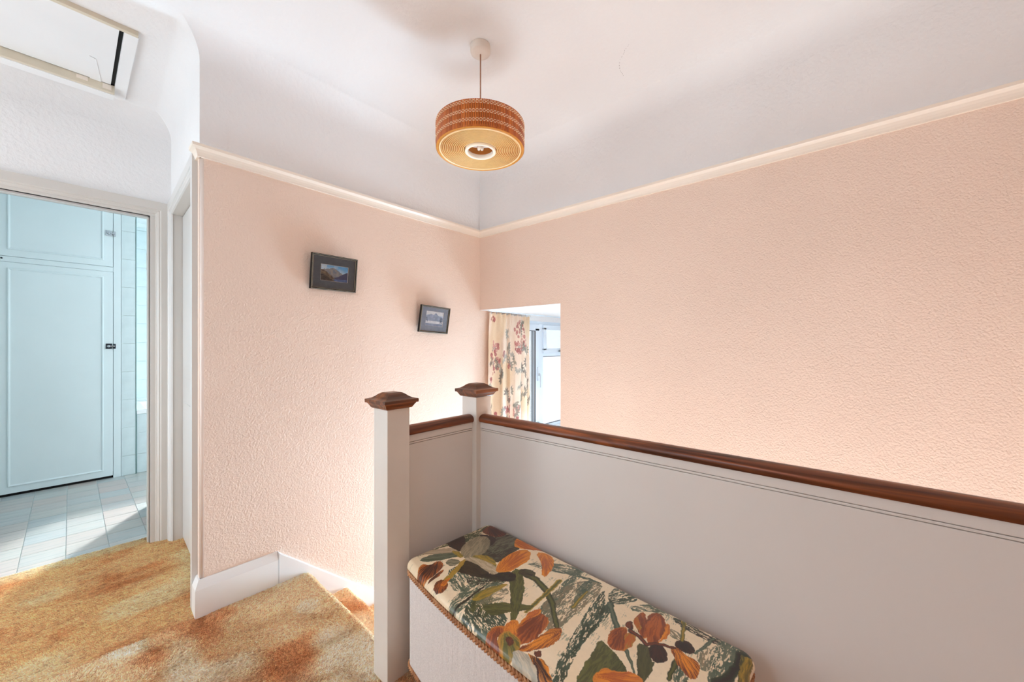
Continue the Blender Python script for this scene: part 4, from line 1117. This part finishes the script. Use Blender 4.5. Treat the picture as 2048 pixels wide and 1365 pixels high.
def inside(px, py, poly):
    k = np.zeros(px.shape, bool); n = len(poly)
    for i in range(n):
        (x0, y0), (x1, y1) = poly[i], poly[(i+1) % n]
        if y0 == y1: continue
        k ^= ((y0 > py) != (y1 > py)) & (px < (x1-x0)*(py-y0)/(y1-y0) + x0)
    return k
def chaikin(P, n=2):
    P = np.array(P, float); c = P.mean(0); P = c + (P-c)*1.15
    for _ in range(n):
        Q = np.roll(P, -1, 0); P = np.stack([P*0.75+Q*0.25, P*0.25+Q*0.75], 1).reshape(-1, 2)
    return [tuple(p) for p in P]
def paint_lid(la, lb):
    pa = la*1000.0; pb_ = lb*1000.0
    C = mixc((248, 222, 184), (252, 230, 196), vnoise(pa, pb_, 60, 71))
    # faint dashes of dry brush over the ground
    diag = (pa*0.14 + pb_*0.99); acr = (-pa*0.99 + pb_*0.14)
    st = vnoise(diag*0.12, acr, 1.6, 72)*vnoise(diag, acr, 24, 73)
    C = mixc(C, (150, 150, 122), sstep(0.50, 0.62, st)*0.7)
    wob_a = 4.0*(vnoise(pa, pb_, 11, 74)-0.5) + 1.6*(vnoise(pa, pb_, 3.2, 75)-0.5)
    wob_b = 4.0*(vnoise(pa, pb_, 11, 76)-0.5) + 1.6*(vnoise(pa, pb_, 3.2, 77)-0.5)
    qa, qb = pa + wob_a, pb_ + wob_b
    motifs = list(LID_MOTIFS)
    # the print repeats along the cloth: towards the near front corner the same sprays return
    for kk, c1, c2, pts in LID_MOTIFS:
        if kk in ('petal', 'leaf', 'dry'):
            q = [v for i in range(0, len(pts), 2) for v in (1380 - pts[i], 560 - pts[i+1])]
            if all(b > 440 - (a-613)*0.866 for a, b in zip(q[0::2], q[1::2])) and min(q[0::2]) > 560: motifs.insert(0, (kk, c1, c2, q))
    for si, (kk, c1, c2, pts) in enumerate(motifs):
        P = [(pts[i], pts[i+1]) for i in range(0, len(pts), 2)]
        ax = np.array(P, float); lo = ax.min(0)-14; hi = ax.max(0)+14
        sel = (pa > lo[0]) & (pa < hi[0]) & (pb_ > lo[1]) & (pb_ < hi[1])
        if not sel.any(): continue
        sa, sb = qa[sel], qb[sel]; cur = C[sel]
        if kk.startswith('line'):
            w0, w1 = [float(v) for v in kk[4:].split('_')]
            best = np.full(sa.shape, 1e9); n = len(P)-1
            for i in range(n):
                a = np.array(P[i], float); b = np.array(P[i+1], float); ab = b-a; L2 = max(1e-6, (ab**2).sum())
                t = np.clip(((sa-a[0])*ab[0] + (sb-a[1])*ab[1])/L2, 0, 1)
                d = np.hypot(sa-a[0]-t*ab[0], sb-a[1]-t*ab[1]) / (w0 + (w1-w0)*(i+t)/n)
                best = np.minimum(best, d)
            w = sstep(1.0, 0.75, best); col = mixc(c1, c2, sstep(0.15, 0.7, best))
            C[sel] = mixc(cur, col, w); continue
        c0 = ax.mean(0); u, s_, vt = np.linalg.svd(ax-c0); d0 = vt[0]
        along = (sa-c0[0])*d0[0] + (sb-c0[1])*d0[1]; across = -(sa-c0[0])*d0[1] + (sb-c0[1])*d0[0]
        half = max(4.0, np.abs((ax-c0)@np.array([-d0[1], d0[0]])).max()); lenh = max(4.0, np.abs((ax-c0)@d0).max())
        k = inside(sa, sb, chaikin(P, 1))
        if kk == 'dry':
            dg, ac_ = along, across
            stq = vnoise(dg*0.10, ac_, 1.9, 80+si % 5)*0.6 + vnoise(dg*0.5, ac_*1.5, 3.0, 90+si % 5)*0.4
            thr = 0.24 + 0.20*vnoise(sa, sb, 26, 95)
            w = sstep(thr, thr+0.10, stq)*k*0.92
            col = mixc(c1, c2, vnoise(dg*0.3, ac_, 7, 97)); C[sel] = mixc(cur, col, w)
        elif kk == 'dark':
            st = vnoise(along*0.15, across, 2.2, 101); col = mixc(c1, c2, sstep(0.45, 0.8, st)*0.6); C[sel] = mixc(cur, col, k*0.96)
        elif kk == 'leaf':
            st = vnoise(along*0.12, across, 2.0, 103); t = sstep(0.35, 0.75, st)*0.55 + 0.35*sstep(0.0, 1.0, across/half)
            col = mixc(c1, c2, np.clip(t, 0, 1)); vein = np.exp(-(across/1.6)**2)*0.45
            col = mixc(col, np.asarray(c1)*1.15, vein); C[sel] = mixc(cur, col, k*0.97)
        else:
            fan = np.arctan2(across, along + lenh*1.2)
            st = 0.65*vnoise(fan*95, along*0.06, 3.0, 105 + si % 3) + 0.35*vnoise(fan*190, along*0.1, 3.0, 108)
            rad = np.clip(1 - np.hypot(along/lenh, across/half), 0, 1)
            t = np.clip(sstep(0.30, 0.65, st)*0.9 + 0.6*sstep(0.15, 0.75, rad) - 0.05, 0, 1)
            col = mixc(c1, c2, t); edge_ = sstep(0.16, 0.0, rad); col = mixc(col, (226, 142, 46), edge_*(0.6 if sum(c1) > 200 else 0.1))
            C[sel] = mixc(cur, col, k*0.98)
    return C
LC = paint_lid(LA, LB)
grid('lid', LA, -LB, LZ, M['lidfabric'], LC, bx)
# plan outline of the body, sampled round the chest
def outline(inset_, R, step):
    W = 0.43; a0, a1, b0, b1 = inset_, BL-inset_, inset_, W-inset_
    pts = []
    def arc(ca, cb, s):
        for k in range(int(R*1.57/step)+1):
            t = s + (math.pi/2)*k/(int(R*1.57/step)+1); pts.append((ca+R*math.cos(t), cb+R*math.sin(t)))
    def seg(p, q):
        n = max(1, int(math.hypot(q[0]-p[0], q[1]-p[1])/step))
        for k in range(n): pts.append((p[0]+(q[0]-p[0])*k/n, p[1]+(q[1]-p[1])*k/n))
    seg((a0+R, b0), (a1-R, b0)); arc(a1-R, b0+R, -math.pi/2)
    seg((a1, b0+R), (a1, b1-R)); arc(a1-R, b1-R, 0)
    seg((a1-R, b1), (a0+R, b1)); arc(a0+R, b1-R, math.pi/2)
    seg((a0, b1-R), (a0, b0+R)); arc(a0+R, b0+R, math.pi)
    P = np.array(pts); P[:, 1] *= bowf(P[:, 0])/W
    return P
def normals(P):
    t = np.roll(P, -1, 0)-np.roll(P, 1, 0); t /= np.linalg.norm(t, axis=1)[:, None]+1e-9
    return np.stack([t[:, 1], -t[:, 0]], 1)
P = outline(0.010, 0.03, 0.0011); N = normals(P); n = len(P)
arc_s = np.r_[0, np.cumsum(np.linalg.norm(np.diff(P, axis=0), axis=1))]
nz = 70; zz = np.linspace(0.085, 0.425, nz)
RIB = 0.0046
ph = arc_s/RIB*2*np.pi
I, K = np.meshgrid(np.arange(n), np.arange(nz), indexing='ij')
rib = np.abs(np.sin(ph[I]/2))**0.6*0.0024 + 0.0008*np.sin(np.pi*K + np.floor(ph[I]/(2*np.pi))*np.pi)
X = P[I, 0] + N[I, 0]*rib; Y = P[I, 1] + N[I, 1]*rib
grid('woven_body', X, -Y, zz[K], M['loom'], None, bx, closed_u=True)
def braid(z, A, B, lam, rad, name, off):
    m = MB(); Q = outline(0.010, 0.03, lam/14); Nn = normals(Q); s = np.r_[0, np.cumsum(np.linalg.norm(np.diff(Q, axis=0), axis=1))]
    tot = s[-1] + np.linalg.norm(Q[0]-Q[-1]); cnt = round(tot/lam); f = 2*math.pi*cnt/tot
    for k in range(3):
        ph = s*f + 2*math.pi*k/3
        oz = A*np.sin(ph); on = off + B*np.sin(2*ph)
        m.tube([(Q[i, 0]+Nn[i, 0]*on[i], -(Q[i, 1]+Nn[i, 1]*on[i]), z+oz[i]) for i in range(len(Q))], rad, 6, closed=True)
    return m.build(name, M['cane'], bx)
braid(0.4115, 0.0082, 0.0030, 0.036, 0.0040, 'top_braid', 0.0045)
braid(0.0890, 0.0050, 0.0022, 0.028, 0.0030, 'bottom_braid', 0.0040)
def ring_plate(name, inset_, z0, z1, mat):
    m = MB(); Q = outline(inset_, 0.03, 0.01)
    a = [m.bm.verts.new((p[0], -p[1], z0)) for p in Q]; b = [m.bm.verts.new((p[0], -p[1], z1)) for p in Q]
    for i in range(len(Q)):
        j = (i+1) % len(Q); m.bm.faces.new([a[i], a[j], b[j], b[i]])
    m.bm.faces.new(a); m.bm.faces.new(b); return m.build(name, mat, bx)
ring_plate('lid_base', 0.004, 0.4225, 0.4268, M['boxdark'])
ring_plate('base_board', 0.016, 0.080, 0.092, M['boxdark'])
for a in (0.07, BL-0.07):
    for b in (0.06, 0.33):
        m = MB(); m.lathe([(0.0, 0.002), (0.016, 0.002), (0.018, 0.01), (0.022, 0.08), (0.0, 0.081)], 16, (a, -b, 0)); m.build('foot', M['boxdark'], bx)
